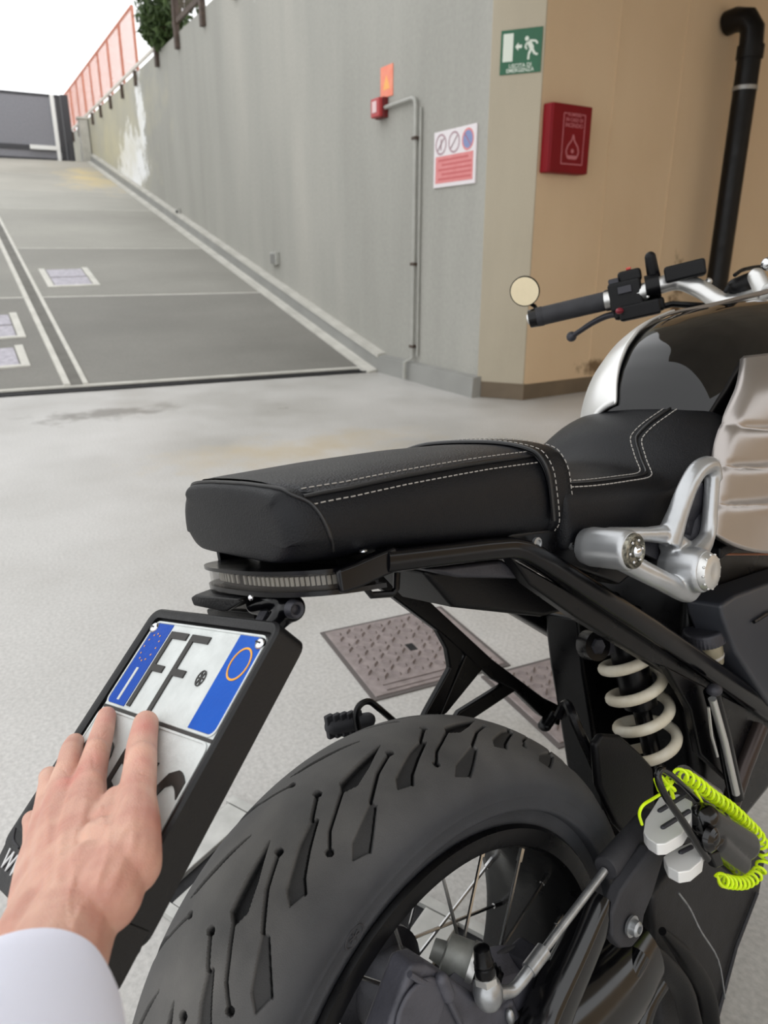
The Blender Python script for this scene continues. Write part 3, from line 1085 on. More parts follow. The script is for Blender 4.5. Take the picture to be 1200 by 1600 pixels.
PER = 360 / 14
ts = np.concatenate([np.linspace(-1.6, -.80, 61)[:-1], np.linspace(-.80, .80, 175), np.linspace(.80, 1.6, 61)[1:]])
ths = np.concatenate([np.arange(15, 172, 0.2), np.arange(172, 375, 2.0)])
TT, TH = np.meshgrid(ts, ths, indexing='ij')
MX = lambda t: t * 0.112
MY = lambda d: math.radians(d) * 0.312
right = [('dot', (.04, 75.1), .0034, .006), ('line', [(.04, 75.1), (.17, 71)], .0012, .005),
         ('poly', [(.165, 71.2), (.22, 67.2), (.36, 60.5), (.45, 59.0), (.49, 61.8), (.41, 63.5), (.31, 67.1), (.20, 71.5)], 0, .0032),
         ('line', [(.20, 71.5), (.31, 67.1), (.41, 63.5), (.49, 61.8)], .0011, .006),
         ('poly', [(.015, 90.3), (.06, 84), (.10, 79), (.18, 77.6), (.215, 80.4), (.15, 84.5)], 0, .0055),
         ('line', [(.17, 78), (.26, 74.4), (.33, 71.4), (.44, 68.8)], .0011, .005), ('dot', (.44, 68.8), .0034, .006),
         ('dot', (.14, 89.8), .0034, .006), ('line', [(.14, 89.8), (.24, 84.6), (.39, 79.6)], .0013, .005),
         ('poly', [(.385, 79.8), (.52, 72.4), (.62, 70.3), (.68, 73.4), (.56, 76.5), (.44, 79.6)], 0, .0028),
         ('line', [(.44, 79.6), (.56, 76.5), (.68, 73.4)], .0010, .005)]
left = [('poly', [(.17, 89.4), (.26, 82), (.33, 77.5), (.38, 76), (.34, 79.5), (.24, 86)], 0, .005),
        ('dot', (.24, 74.4), .0030, .006), ('line', [(.24, 74.4), (.39, 69.4)], .0011, .005),
        ('poly', [(.385, 69.6), (.52, 65), (.66, 61.8), (.68, 64.5), (.5, 68.2)], 0, .0045)]
DEP = np.zeros(TT.shape)
for feats, sgn in ((right, -1), (left, 1)):
    msk = (TT * sgn > -0.02) & (TT * sgn < .79) & (TH <= 172)
    X = (TT[msk] * sgn) * 0.112
    base = (TH[msk] - 60.0) % PER + 60.0
    dep = np.zeros(X.shape)
    for k in (-1, 0, 1):
        Y = np.radians(base + k * PER) * 0.312
        for f in feats:
            if f[0] == 'dot':
                sd = np.hypot(X - MX(f[1][0]), Y - MY(f[1][1])) - f[2]
            elif f[0] == 'line':
                pts = [(MX(a), MY(b)) for a, b in f[1]]
                sd = np.min([seg_sd(X, Y, a, b) for a, b in zip(pts, pts[1:])], axis=0) - f[2]
            else:
                sd = poly_sd(X, Y, [(MX(a), MY(b)) for a, b in f[1]])
            dep = np.maximum(dep, f[3] * np.clip(0.5 - sd / 0.0011, 0, 1))
    DEP[msk] = np.maximum(DEP[msk], dep)
SR = np.array([tyre_sec(t) for t in ts])
# outward normal of the section
dS = np.gradient(SR, axis=0)
NR, NY = -dS[:, 1], dS[:, 0]
ln = np.hypot(NR, NY)
sg_ = np.sign(NR * (SR[:, 0] - .24) + NY * SR[:, 1])
NR, NY = NR / ln * sg_, NY / ln * sg_
ridge = 0.0007 * np.exp(-((np.abs(ts) - 1.07) / .02) ** 2) + 0.0010 * np.exp(-((np.abs(ts) - 1.22) / .025) ** 2)
RR = SR[:, 0][:, None] + (ridge[:, None] - DEP) * NR[:, None]
YY = SR[:, 1][:, None] + (ridge[:, None] - DEP) * NY[:, None]
ang = np.radians(TH)
VX, VZ = -RR * np.cos(ang), .318 + RR * np.sin(ang)
nt_, nh = TT.shape
tv = np.stack([VX, YY, VZ], -1).reshape(-1, 3)
ii, jj = np.meshgrid(np.arange(nt_ - 1), np.arange(nh), indexing='ij')
j2 = (jj + 1) % nh
tf = np.stack([ii * nh + jj, ii * nh + j2, (ii + 1) * nh + j2, (ii + 1) * nh + jj], -1).reshape(-1, 4)
me = bpy.data.meshes.new('tyre')
me.vertices.add(len(tv))
me.vertices.foreach_set('co', tv.ravel())
me.loops.add(tf.size)
me.loops.foreach_set('vertex_index', tf.ravel())
me.polygons.add(len(tf))
me.polygons.foreach_set('loop_start', np.arange(0, tf.size, 4))
me.polygons.foreach_set('loop_total', np.full(len(tf), 4))
me.update()
me.validate()
me.polygons.foreach_set('use_smooth', [True] * len(me.polygons))
me.set_sharp_from_angle(angle=math.radians(35))
me.materials.append(m_rubber)
at_ = me.attributes.new('groove', 'FLOAT', 'POINT')
at_.data.foreach_set('value', DEP.ravel().astype(np.float32))
at_ = me.attributes.new('across', 'FLOAT', 'POINT')
at_.data.foreach_set('value', np.abs(TT).ravel().astype(np.float32))
tyre = bpy.data.objects.new('tyre', me)
COL.objects.link(tyre)
tyre.parent = wheel

# moulded ring mark on the sidewall
def on_tyre(t, deg, lift=0.0005):
    r, y = tyre_sec(t)
    r2, y2 = tyre_sec(t + 0.02)
    n = Vector((-(y2 - y), (r2 - r)))
    n.normalize()
    if n.y * y < 0:
        n = -n
    r += n.x * lift
    y += n.y * lift
    a = math.radians(deg)
    return Vector((-r * math.cos(a), y, .318 + r * math.sin(a)))


rg = MB()
rg.tube([on_tyre(-1.15 + 0.085 * math.cos(2 * PI * k / 24), 62 + 2.4 * math.sin(2 * PI * k / 24)) for k in range(24)], 0.0009, 6, closed=True)
for k in range(3):
    rg.tube([on_tyre(-1.15 + 0.05 * math.cos(PI * k / 3 + q), 62 + 1.4 * math.sin(PI * k / 3 + q)) for q in (0, PI)], 0.0008, 6)
rg.build('sidewall_mark', m_darkrub, wheel)

# ---------------------------------------------------------------- passenger seat
XS = [-.11, 0, .1, .2]


def zt(x):
    return interp(x, XS, [.932, .928, .922, .912])


def zb(x):
    return interp(x, [-.11, -.03, .1, .19], [.866, .855, .830, .815])


def seat_ring(x, inset=0.0, grow=0.0, mid=0.5):
    t, b = zt(x), zb(x)
    t -= inset * 0.35
    b += inset * 0.15
    w = interp(x, [-.118, -.10, -.06, .1, .21], [.094, .102, .107, .108, .106]) - inset * 0.5 + grow
    t += grow
    half = [(0, t), (.03, t - .0005), (.055, t - .002), (.078, t - .0055), (w - .014, t - .011), (w - .006, t - .019), (w - .001, t - .031),
            (w, t - .046), (w - .002, b + .018), (w - .01, b + .006), (w - .022, b), (.05, b - .001), (0, b - .001)]
    pts = [(y, z) for y, z in half] + [(-y, z) for y, z in reversed(half[1:-1])]
    return [Vector((x, -y, z)) for y, z in pts]


st = []
for (x, ins) in ((-.1225, .03), (-.1205, .016), (-.1165, .006), (-.110, .001), (-.095, 0), (-.06, 0), (-.02, 0), (.03, 0), (.08, 0), (.13, 0), (.17, 0), (.20, 0.0), (.207, .01)):
    st.append(seat_ring(x, ins))
pseat = MB().loft(st).build('passenger_seat', m_leather, bike, angle=70, sub=2)
# grained top panel
tops = []
for x in np.linspace(-.108, .205, 24):
    r = seat_ring(x)
    tops.append([Vector((p.x, p.y, p.z + 0.0012)) for p in (r[-6:] + r[0:7])][1:-1])
tp_ = []
for x in np.linspace(-.112, .203, 30):
    w = interp(x, [-.1125, -.11, -.106, -.10, -.09, -.06, .1, .21], [.05, .066, .08, .088, .0905, .0935, .0945, .0925])
    row = []
    for k in range(-10, 11):
        y = w * k / 10
        t = zt(x)
        a = abs(y)
        z = t - interp(a, [0, .03, .055, .078, w], [0, .0005, .002, .0055, .0118]) + 0.0012
        row.append(Vector((x, y, z)))
    tp_.append(row)
MB().loft(tp_, cap=False, closed=False).build('top_panel', m_leather_top, pseat, sub=1, fix=False)


def seam_pt(x, dy=0.0, dz=0.0, sgn=-1):
    w = interp(x, [-.118, -.10, -.06, .1, .21], [.094, .102, .107, .108, .106])
    return Vector((x, sgn * (w - .0125 + dy), zt(x) - .0125 + dz))


from mathutils.bvhtree import BVHTree


def surface_of(o):
    """search tree over the finished surface of an object"""
    dg = bpy.context.evaluated_depsgraph_get()
    dg.update()
    e = o.evaluated_get(dg)
    me = e.to_mesh()
    t = BVHTree.FromPolygons([v.co.copy() for v in me.vertices], [tuple(q.vertices) for q in me.polygons])
    e.to_mesh_clear()
    return t


def snap(tree, pts, lift):
    out = []
    for q in pts:
        loc, nrm, i, d = tree.find_nearest(Vector(q))
        out.append(loc + nrm * lift)
    return out


seat_tree = surface_of(pseat)
pp_ = MB()
for sgn in (-1, 1):
    pp_.tube(snap(seat_tree, [seam_pt(x, sgn=sgn) for x in np.linspace(-.101, .172, 40)], .0009), 0.0018, 8)
# seam around the tail end and down its corner
arc = catmull([Vector((-.1, .0935, .9165)), Vector((-.108, .084, .9215)), Vector((-.1125, .06, .925)), Vector((-.1138, 0, .9275)), Vector((-.1125, -.055, .925)), Vector((-.108, -.080, .9215)),
               Vector((-.1005, -.0935, .9165)), Vector((-.0965, -.1005, .908)), Vector((-.0935, -.1045, .895)), Vector((-.0905, -.105, .88)), Vector((-.088, -.102, .868))], 8)
pp_.tube(snap(seat_tree, arc, .0006), 0.0016, 8)
pp_.build('piping', m_piping, pseat)


def dashes(mb, pts, L=0.0042, gap=0.0026, r=0.00055):
    P = [Vector(p) for p in pts]
    acc = 0.0
    on = True
    cur = P[0]
    i = 1
    pos = P[0].copy()
    while i < len(P):
        need = (L if on else gap)
        start = pos.copy()
        rem = need
        while i < len(P) and rem > 0:
            d = (P[i] - pos).length
            if d <= rem:
                rem -= d
                pos = P[i].copy()
                i += 1
            else:
                pos = pos + (P[i] - pos).normalized() * rem
                rem = 0
        if on and (pos - start).length > 1e-4:
            mb.tube([start, pos], r, 5)
        on = not on


sti = MB()
for (dy, dz) in ((-.006, .0062), (.0066, -.0055)):
    for sg3 in (-1, 1):
        dashes(sti, snap(seat_tree, [seam_pt(x, dy, dz, sg3) for x in np.linspace(-.098, .172, 90)], .0016 if dz > 0 else .0003))
tag(sti.build('stitching', m_thread, pseat), kind='stuff')

# strap across the seat
def ring_at(x, grow):
    r = seat_ring(x, grow=grow)
    n = len(r)
    return r[3 * 0:] if False else r


srows = []
for (x, gw) in ((.172, .0005), (.1735, .0035), (.178, .0042), (.204, .0042), (.2085, .0035), (.21, -.004)):
    r = seat_ring(min(x, .207), grow=gw)
    # slanted band: the lower ends lean forward a little
    srows.append([Vector((x + (zt(.19) - p.z) * 0.08, p.y, p.z)) for p in r])
strap = MB().loft(srows, cap=False).build('seat_strap', m_leather, pseat, sub=1, angle=80)
sti = MB()
for x in (.179, .2035):
    r = seat_ring(x, grow=.0050)
    r = [Vector((p.x + (zt(.19) - p.z) * 0.08, p.y, p.z)) for p in r]
    n = len(r)
    dashes(sti, catmull(r[n - 10:] + r[:10], 5))
tag(sti.build('strap_stitching', m_thread, pseat), kind='stuff')
MB().tube([Vector((p.x - .0005 + (zt(.19) - p.z) * 0.08, p.y, p.z)) for p in (lambda r: r[len(r) - 9:] + r[:9])(seat_ring(.172, grow=.0035))], 0.0024, 8, smooth=4).build('strap_piping', m_piping, pseat)
# base pan below the pad
MB().prism([(-.075, .07, .868), (-.06, .07, .842), (.2, .07, .79), (.2, .07, .83), (-.05, .07, .868)], (0, -.14, 0)).build('seat_base', m_plastic, bike, bevel=.004)

# ---------------------------------------------------------------- rider seat
RX = [.19, .25, .32, .36, .382, .402, .45, .49, .515]


def rseat(x):
    f = lambda ys: sint(x, RX, ys)
    yc = f([0, -.005, -.012, -.017, -.02, -.022, -.03, -.032, -.033])
    z0 = f([.884, .870, .862, .863, .874, .892, .913, .918, .907])
    ys, zs = f([.098, .1, .098, .088, .066, .05, .054, .054, .05]), f([.872, .862, .854, .849, .866, .887, .910, .915, .904])
    yb, zb_ = f([.113, .115, .118, .121, .124, .127, .128, .115, .09]), f([.846, .838, .828, .826, .832, .842, .868, .886, .884])
    yl, zl = f([.108, .108, .108, .106, .105, .105, .106, .098, .085]), f([.80, .792, .786, .785, .792, .80, .832, .860, .864])
    half = [(0, z0), (ys * .45, lerp(z0, zs, .25)), (ys * .8, lerp(z0, zs, .7)), (ys, zs), (lerp(ys, yb, .55), lerp(zs, zb_, .28)), (lerp(ys, yb, .9), lerp(zs, zb_, .65)), (yb, zb_),
            (lerp(yb, yl, .4), lerp(zb_, zl, .55)), (yl, zl), (yl * .8, zl - .004), (0, zl - .004)]
    return yc, half


rings = []
for x in (.188, .2, .225, .25, .285, .32, .335, .35, .36, .37, .38, .39, .40, .41, .425, .45, .47, .49, .505, .515):
    yc, half = rseat(x)
    rings.append([Vector((x, yc - y, z)) for y, z in half] + [Vector((x, yc + y, z)) for y, z in reversed(half[1:-1])])
rs_ = MB().loft(rings).build('rider_seat', m_leather, bike, sub=2, angle=80)


def rseam(x, o):
    yc, half = rseat(x)
    # o: metres across the surface, towards the side when positive
    P = [Vector((x, yc - y, z)) for y, z in half]
    a, b = (P[3], P[4]) if o >= 0 else (P[3], P[2])
    d = (b - a).normalized()
    n = Vector((0, -d.z, d.y))
    if n.z < 0:
        n = -n
    return a + d * abs(o) + n * 0.0012


sti = MB()
pip = MB()
rtree = surface_of(rs_)
for o in (-.0075, .0075):
    pts = snap(rtree, [rseam(x, o) for x in np.linspace(.212, .50, 90)], .0004)
    dashes(sti, pts, L=.005, gap=.002, r=.0007)
pip.tube(snap(rtree, [rseam(x, 0.0) for x in np.linspace(.205, .50, 90)], .0006), 0.0019, 8)
pip.build('piping', m_piping, rs_)
tag(sti.build('stitching', m_thread, rs_), kind='stuff')
# side cover below the seat with two bolts
MB().prism([(.12, -.098, .838), (.2, -.1, .825), (.3, -.1, .80), (.33, -.1, .79), (.36, -.1, .74), (.30, -.1, .73), (.2, -.1, .78), (.12, -.1, .81)], (0, .2, 0)).build('side_cover', m_black, bike, bevel=.006)
for (px, a) in ((0, (0.1487, -0.106, 0.8195)), (1, (0.2064, -0.106, 0.804))):
    bo = MB().lathe([(0, .0062), (.003, .0062), (.0035, .004), (.0022, .0035), (.0022, 0.0005)], a, (0, -1, 0), 18)
    bo.build('cover_bolt', m_zinc, bike)

# ---------------------------------------------------------------- tail: ring light, bracket, subframe
def tail_arc(r_out, n=40, half=math.radians(92)):
    """plan outline of the tail hoop, from left to right"""
    out = []
    for k in range(n):
        a = -half + 2 * half * k / (n - 1)
        # super-ellipse around (-.045, 0)
        c, s = math.cos(a), math.sin(a)
        out.append(Vector((-.045 - (.082 + r_out) * math.copysign(abs(c) ** 0.75, c), -(.094 + r_out) * math.copysign(abs(s) ** 0.75, s), 0)))
    return out


def tilt(p, z):
    return Vector((p.x, p.y, z - .009 - 0.16 * (p.x + .08) - .07 * p.y))


def band(mb, r0, r1, z0, z1, half=math.radians(92), n=40):
    A, B_ = tail_arc(r0, n, half), tail_arc(r1, n, half)
    mb.loft([[tilt(a, z0), tilt(b, z0), tilt(b, z1), tilt(a, z1)] for a, b in zip(A, B_)])
    return mb


tl = band(MB(), -.012, .0045, .856, .8592).build('tail_light', m_black_sat, bike)
band(MB(), -.012, .003, .8375, .8415).build('lower_lip', m_black_sat, tl)
m_lens = bpy.data.materials.new('clear_lens')
m_lens.use_nodes = True
ln_t = m_lens.node_tree
ln_p = ln_t.nodes['Principled BSDF']
ln_p.inputs['Base Color'].default_value = lin((70, 66, 62)) + (1,)
ln_p.inputs['Roughness'].default_value = .12
ln_x = ln_t.nodes.new('ShaderNodeMixShader')
ln_x.inputs[0].default_value = .28
ln_tr = ln_t.nodes.new('ShaderNodeBsdfTransparent')
ln_t.links.new(ln_tr.outputs[0], ln_x.inputs[1])
ln_t.links.new(ln_p.outputs[0], ln_x.inputs[2])
ln_t.links.new(ln_x.outputs[0], ln_t.nodes['Material Output'].inputs['Surface'])
m_led = mat('led_chip', (230, 224, 210), 0.3)
band(MB(), -.012, -.010, .8415, .857).build('reflector', m_plastic, tl)
led = MB().box((0, 0, 0), (.0018, .0030, .0075)).build('led', m_led, tl)
led.hide_render = False
A = tail_arc(-.0075, 90, math.radians(82))
acc = 0
first = True
for k in range(2, 88, 2):
    p, q = A[k], A[k + 1]
    t = (q - p).normalized()
    c = led if first else link_copy(led, tl)
    first = False
    c.location = tilt(p, .849)
    c.rotation_euler = (0, 0, math.atan2(t.y, t.x) - PI / 2)
band(MB(), -.0015, .001, .8415, .856, math.radians(84)).build('lens', m_lens, tl)
# flat plate closing the hoop above
A = tail_arc(-.004, 40)
MB().prism([tilt(p, .8572) for p in A], (0, 0, .0015)).build('top_plate', m_black_sat, tl)

# side ends of the hoop that plug into the frame tubes
for sg2 in (1, -1):
    sf = MB()
    sf.loft([[Vector((x, sg2 * (y - w), z - h)), Vector((x, sg2 * (y + w), z - h)), Vector((x, sg2 * (y + w), z + h)), Vector((x, sg2 * (y - w), z + h))]
             for (x, y, z, w, h) in ((-.088, .0985, .8478, .003, .0100), (-.07, .1, .849, .005, .0105), (-.05, .1005, .851, .006, .0105), (-.03, .1, .8525, .0075, .0103))])
    tb = sf.build('tail_bracket', m_black_sat, bike, bevel=.003)
MB().ell((-.06, -.1, .866), (.004, .004, .002), 12, 6).build('rivet', m_chrome, tb)
fr1 = [(-0.0414, -0.1, 0.8524), (0.0336, -0.1, 0.839), (0.0926, -0.1, 0.8283), (0.1245, -0.1, 0.82), (0.1569, -0.1, 0.8016), (0.2463, -0.102, 0.7354), (0.4074, -0.106, 0.615), (0.649, -0.11, 0.4295)]
SQ = [(math.copysign(abs(math.cos(a)) ** .6, math.cos(a)), math.copysign(abs(math.sin(a)) ** .6, math.sin(a))) for a in [2 * PI * k / 20 for k in range(20)]]
frm = MB().tube(fr1, [.0095, .0098, .0102, .0105, .0115, .013, .0145, .016], smooth=6, shape=SQ)
frame = frm.build('rear_frame', m_black_sat, bike, angle=60)
MB().tube([(p[0], -p[1], p[2]) for p in fr1], [.0095, .0098, .0102, .0105, .0115, .013, .0145, .016], smooth=6, shape=SQ).build('left_tube', m_black_sat, frame, angle=60)
# web below the tube
MB().prism([(0.1183, -0.1, 0.812), (0.2477, -0.1, 0.7236), (0.6487, -0.105, 0.4146), (0.5849, -0.105, 0.4371), (0.3841, -0.1, 0.5923), (0.2112, -0.1, 0.7207), (0.1428, -0.1, 0.7768)], (0, .016, 0)).build('frame_web', m_black, frame, bevel=.003)
MB().prism([(0.3677, -0.11, 0.6093), (0.6374, -0.11, 0.4261), (0.6357, -0.11, 0.406), (0.5352, -0.11, 0.361), (0.4407, -0.11, 0.4553), (0.4227, -0.11, 0.527)], (0, .012, 0)).build('gusset', m_black, frame, bevel=.003)
# undertray
MB().prism([(0.0427, -0.055, 0.8143), (0.1599, -0.055, 0.7931), (0.2802, -0.055, 0.7022), (0.2139, -0.055, 0.712), (0.0789, -0.055, 0.7663)], (0, .085, 0)).build('undertray', m_plastic, bike, bevel=.006)
MB().prism([(0.0182, -0.085, 0.8267), (0.1212, -0.085, 0.8076), (0.162, -0.085, 0.776), (0.0609, -0.085, 0.8065)], (0, .13, 0)).build('undertray_lid', m_dark, bike, bevel=.004)
# small hook loop below the tail
lp = [(-0.0368, -0.075, 0.8386), (-0.0403, -0.075, 0.8351), (-0.0423, -0.075, 0.8242), (-0.0389, -0.075, 0.8186), (-0.0163, -0.075, 0.8129), (-0.0104, -0.075, 0.8158), (-0.0072, -0.075, 0.8297)]
MB().tube(lp, .0032, 8).build('helmet_hook', m_black, bike)

# left-hand rest bracket, seen below the tail
lb = MB()
YL = .105


def plate(mb, pts, y, th):
    mb.prism([Vector((p[0], y, p[2])) for p in pts], (0, th, 0))
    return mb


main = [(0.113, 0.105, 0.7787), (0.1582, 0.105, 0.7521), (0.219, 0.105, 0.6824), (0.2941, 0.105, 0.5971), (0.3949, 0.105, 0.4986), (0.4382, 0.105, 0.4651), (0.426, 0.105, 0.4383), (0.3836, 0.105, 0.4745), (0.3329, 0.105, 0.5339), (0.2895, 0.105, 0.5685), (0.2043, 0.105, 0.6654), (0.1113, 0.105, 0.7578)]
plate(lb, main, .105, .012)
plate(lb, [(0.1949, 0.105, 0.6791), (0.2372, 0.105, 0.6452), (0.2396, 0.105, 0.6217), (0.2286, 0.105, 0.6077), (0.1895, 0.105, 0.5627), (0.1456, 0.105, 0.5567), (0.1633, 0.105, 0.5738), (0.2136, 0.105, 0.6134), (0.2121, 0.105, 0.6407)], .106, .010)
plate(lb, [(0.2536, 0.105, 0.6303), (0.2877, 0.105, 0.5994), (0.2756, 0.105, 0.5899), (0.1981, 0.105, 0.5564), (0.1561, 0.105, 0.5521), (0.1869, 0.105, 0.5612)], .106, .010)
plate(lb, [(0.3216, 0.105, 0.553), (0.3427, 0.105, 0.5319), (0.3254, 0.105, 0.5319), (0.224, 0.105, 0.5268), (0.2009, 0.105, 0.5369), (0.2214, 0.105, 0.5492)], .106, .010)
lbo = lb.build('left_rest_bracket', m_black, bike, bevel=.003)
pg = MB()
pg.capsule((0.0734, 0.19, 0.5671), (0.1158, 0.17, 0.5637), .011, .010, 12)
for k in range(5):
    a = Vector((0.0696, 0.19, 0.5688)).lerp(Vector((0.1037, 0.175, 0.5647)), k / 4)
    pg.box(a, (.012, .008, .032))
pg.build('left_footpeg', m_darkrub, bike, bevel=.002)
MB().tube([(0.0919, 0.16, 0.5547), (0.0904, 0.16, 0.582), (0.099, 0.16, 0.5942), (0.1138, 0.16, 0.5934), (0.123, 0.155, 0.5829), (0.1513, 0.15, 0.5451)], .0042, 8, smooth=4).build('heel_guard', m_black, bike)
# inner mudguard / gearbox side
plate_in = MB().prism([(0.3928, 0.09, 0.6378), (0.4484, 0.09, 0.625), (0.5276, 0.09, 0.652), (0.7565, 0.09, 0.5863), (0.7008, 0.09, 0.1117), (0.4217, 0.09, 0.2657), (0.4047, 0.09, 0.4677), (0.3953, 0.09, 0.553)], (0, -.06, 0))
plate_in.build('rear_frame_box', m_black, bike, bevel=.006)
bt = MB()
for k in range(4):
    p = Vector((0.4025, 0.1, 0.4679)).lerp(Vector((0.3824, 0.1, 0.4589)), k / 3)
    bt.ell(p, (.008, .012, .008), 10, 6)
bt.blend('left_rest_clamp', m_black, bike, .0025, 2)

# ---------------------------------------------------------------- fuel tank
TX = [.455, .47, .49, .52, .56, .60, .66, .74, .84, .94, 1.0]


def tank_sec(x, n=40):
    f = lambda ys: interp(x, TX, ys)
    yc = -.035
    zt_ = f([.915, .945, .968, .992, 1.012, 1.024, 1.033, 1.038, 1.036, 1.02, .99])
    zb_ = f([.86, .84, .82, .81, .80, .80, .80, .80, .80, .82, .86])
    w = f([.055, .080, .098, .114, .128, .138, .148, .155, .152, .13, .09])
    zc = lerp(zb_, zt_, .42)
    ring = []
    for k in range(n):
        a = 2 * PI * k / n
        c, s = math.cos(a), math.sin(a)
        e = 0.72
        y = w * math.copysign(abs(c) ** e, c)
        z = zc + (zt_ - zc if s > 0 else zc - zb_) * math.copysign(abs(s) ** e, s)
        if s > 0:
            y *= 1 - 0.22 * s
        ring.append(Vector((x, yc + y, z)))
    return ring


xs_ = [.455, .462, .47, .48, .49, .505, .52, .54, .56, .58, .60, .63, .66, .70, .74, .79, .84, .89, .94, .975, 1.0]
tank = MB().loft([tank_sec(x) for x in xs_]).build('fuel_tank', m_gloss, bike, sub=2, angle=80)


def tank_patch(x0, x1, a0, a1, lift, nx=16, na=16):
    rows = []
    for i in range(nx + 1):
        x = lerp(x0, x1, i / nx)
        ring = tank_sec(x, 360)
        c = sum(ring, Vector()) / 360
        row = []
        for j in range(na + 1):
            p = ring[int(round(lerp(a0, a1, j / na))) % 360]
            row.append(p + (p - c).normalized() * lift)
        rows.append(row)
    return rows


# silver knee panel on the far side
rows_ = tank_patch(.457, .68, -40, 74, .004, 24, 18)
o = MB().loft(rows_, cap=False, closed=False).build('left_knee_panel', mat('sky_lit_aluminium_panel', (222, 222, 220), 0.3, 0.6), tank, sub=1, fix=False)  # lighter than the near panel: sky reflection put into its colour
sd = o.modifiers.new('thick', 'SOLIDIFY'); sd.thickness = .004; sd.offset = 1
# ribbed silver panel on the near side
rp = []
nu, nv = 40, 60
for i in range(nu + 1):
    u = i / nu
    row = []
    for j in range(nv + 1):
        v = j / nv
        z = lerp(.777 - .16 * u + .10 * u * u, .958 - .05 * u ** 3, v)
        # rear edge runs up and forward with small notches at the ribs
        rib = math.exp(-((z - .805 + .05 * u) / .0042) ** 2) + math.exp(-((z - .846 + .05 * u) / .0042) ** 2) + math.exp(-((z - .888 + .05 * u) / .0042) ** 2)
        xe = sint(z, [.70, .777, .825, .866, .895, .918, .938, .958], [.36, .394, .415, .435, .462, .49, .518, .558]) + .003 * rib
        x = lerp(xe, .80 - .10 * (1 - v) ** 2, u ** 1.2)
        edge = min(1, u / 0.05)
        y = -.160 - .030 * math.sin(min(1, u * 1.7) * PI / 2) + .0026 * rib * min(1, u * 9)
        y += .020 * max(0, (v - .78) / .22) ** 2
        y += .010 * (1 - edge) ** 2
        row.append(Vector((x, y, z)))
    rp.append(row)
o = MB().loft(rp, cap=False, closed=False).build('right_knee_panel', m_panel, tank, fix=False, angle=60)
sd = o.modifiers.new('thick', 'SOLIDIFY'); sd.thickness = .012; sd.offset = 0
# trim rail along the crest
MB().tube([(0.5936, -0.005, 1.0264), (0.6393, -0.01, 1.0323), (0.6968, -0.02, 1.0345), (0.7806, -0.03, 1.0407), (0.8737, -0.04, 1.0486)], [.0008, .0025, .004, .004, .004], 8, smooth=4).build('tank_trim', m_panel, tank)

# ---------------------------------------------------------------- handlebar and controls
hb = MB().tube([(0.9178, 0.285, 1.0827), (0.946, 0.225, 1.0866), (0.9649, 0.195, 1.0954), (0.9866, 0.165, 1.0968), (0.9868, 0.125, 1.0758), (0.9772, 0.08, 1.0459), (0.9767, 0.04, 1.0419), (0.9112, -0.04, 1.0505)], .0165, 18, smooth=6)
bar_o = hb.build('handlebar', m_alu, bike)
rb_ = [(0.9112, -0.04, 1.0505), (1.0, -.12, 1.055), (1.01, -.2, 1.085), (1.0, -.26, 1.09), (.97, -.45, 1.08)]
MB().tube(rb_, .0165, 18, smooth=6).build('right_bar', m_alu, bar_o)
MB().tube([(.99, -.33, 1.087), (.965, -.475, 1.079)], .0198, 18).build('right_grip', m_darkrub, bar_o)
ge_, gi_ = Vector((0.8605, 0.41, 1.0712)), Vector((0.9306, 0.283, 1.0831))
gd_ = (gi_ - ge_).normalized()
gp = MB()
prof = [(0, .010), (0, .0190), (.012, .0198)]
L_ = (gi_ - ge_).length
n = 26
for k in range(n):
    h = .014 + (L_ - .022) * k / n
    prof += [(h, .0190), (h + .003, .0183)]
prof += [(L_ - .006, .0205), (L_, .0205), (L_, .012)]
gp.lathe(prof, ge_, gd_, 20)
grip = gp.build('grip', m_darkrub, bar_o)
MB().lathe([(-.014, .012), (-.014, .0180), (.002, .0192), (.002, .01)], ge_, gd_, 20).build('bar_end', m_black_sat, bar_o)
MB().lathe([(-.018, .004), (-.018, .010), (-.014, .012), (-.014, .004)], ge_, gd_, 16).build('bar_end_cap', m_alu, bar_o)
# bar-end mirror
mc = Vector((0.8413, 0.418, 1.1256))
ob_cam = Vector((-.41, -.556, 1.004))
mn = Vector((-.87, -.417, -.258)).normalized()
mir = MB().lathe([(-.011, .004), (-.010, .016), (-.006, .026), (-.001, .0305), (.002, .0305), (.002, .028)], mc, mn, 32)
mirror = mir.build('bar_end_mirror', m_black_sat, bike)
MB().lathe([(.0015, .0285), (.0024, .0285), (.0024, .0002)], mc, mn, 32, cap=False).build('mirror_glass', mat('mirror_cream_reflection', (246, 232, 200), 0.03, 1.0), mirror)  # cream reflection of the surroundings put into the glass colour
MB().tube([mc - mn * .006 + Vector((0.006, 0, -.024)), (0.8682, 0.418, 1.0952), (0.8705, 0.41, 1.081)], .0042, 8).build('mirror_stalk', m_black, mirror)
# switch cluster
sw = MB()
c0 = Vector((0.9449, 0.245, 1.0851))
bx_ = gd_
Rb = Matrix((bx_, Vector((0, 0, 1)).cross(bx_).normalized(), bx_.cross(Vector((0, 0, 1)).cross(bx_).normalized()))).transposed()
sw.box(c0 + Rb @ Vector((-.008, 0, .002)), (.062, .050, .056), Rb)
sw.box(c0 + Rb @ Vector((.004, .004, .036)), (.044, .036, .024), Rb)
sw.box(c0 + Rb @ Vector((.012, .008, -.028)), (.095, .044, .026), Rb)
swo = sw.build('switch_cluster', m_plastic, bar_o, bevel=.006)
MB().box(c0 + Rb @ Vector((-.026, -.012, .032)), (.020, .018, .012), Rb).build('grey_button', m_dark, bar_o, bevel=.003)
MB().box(c0 + Rb @ Vector((-.008, -.027, .012)), (.026, .006, .014), Rb).build('rocker_button', m_dark, bar_o, bevel=.002)
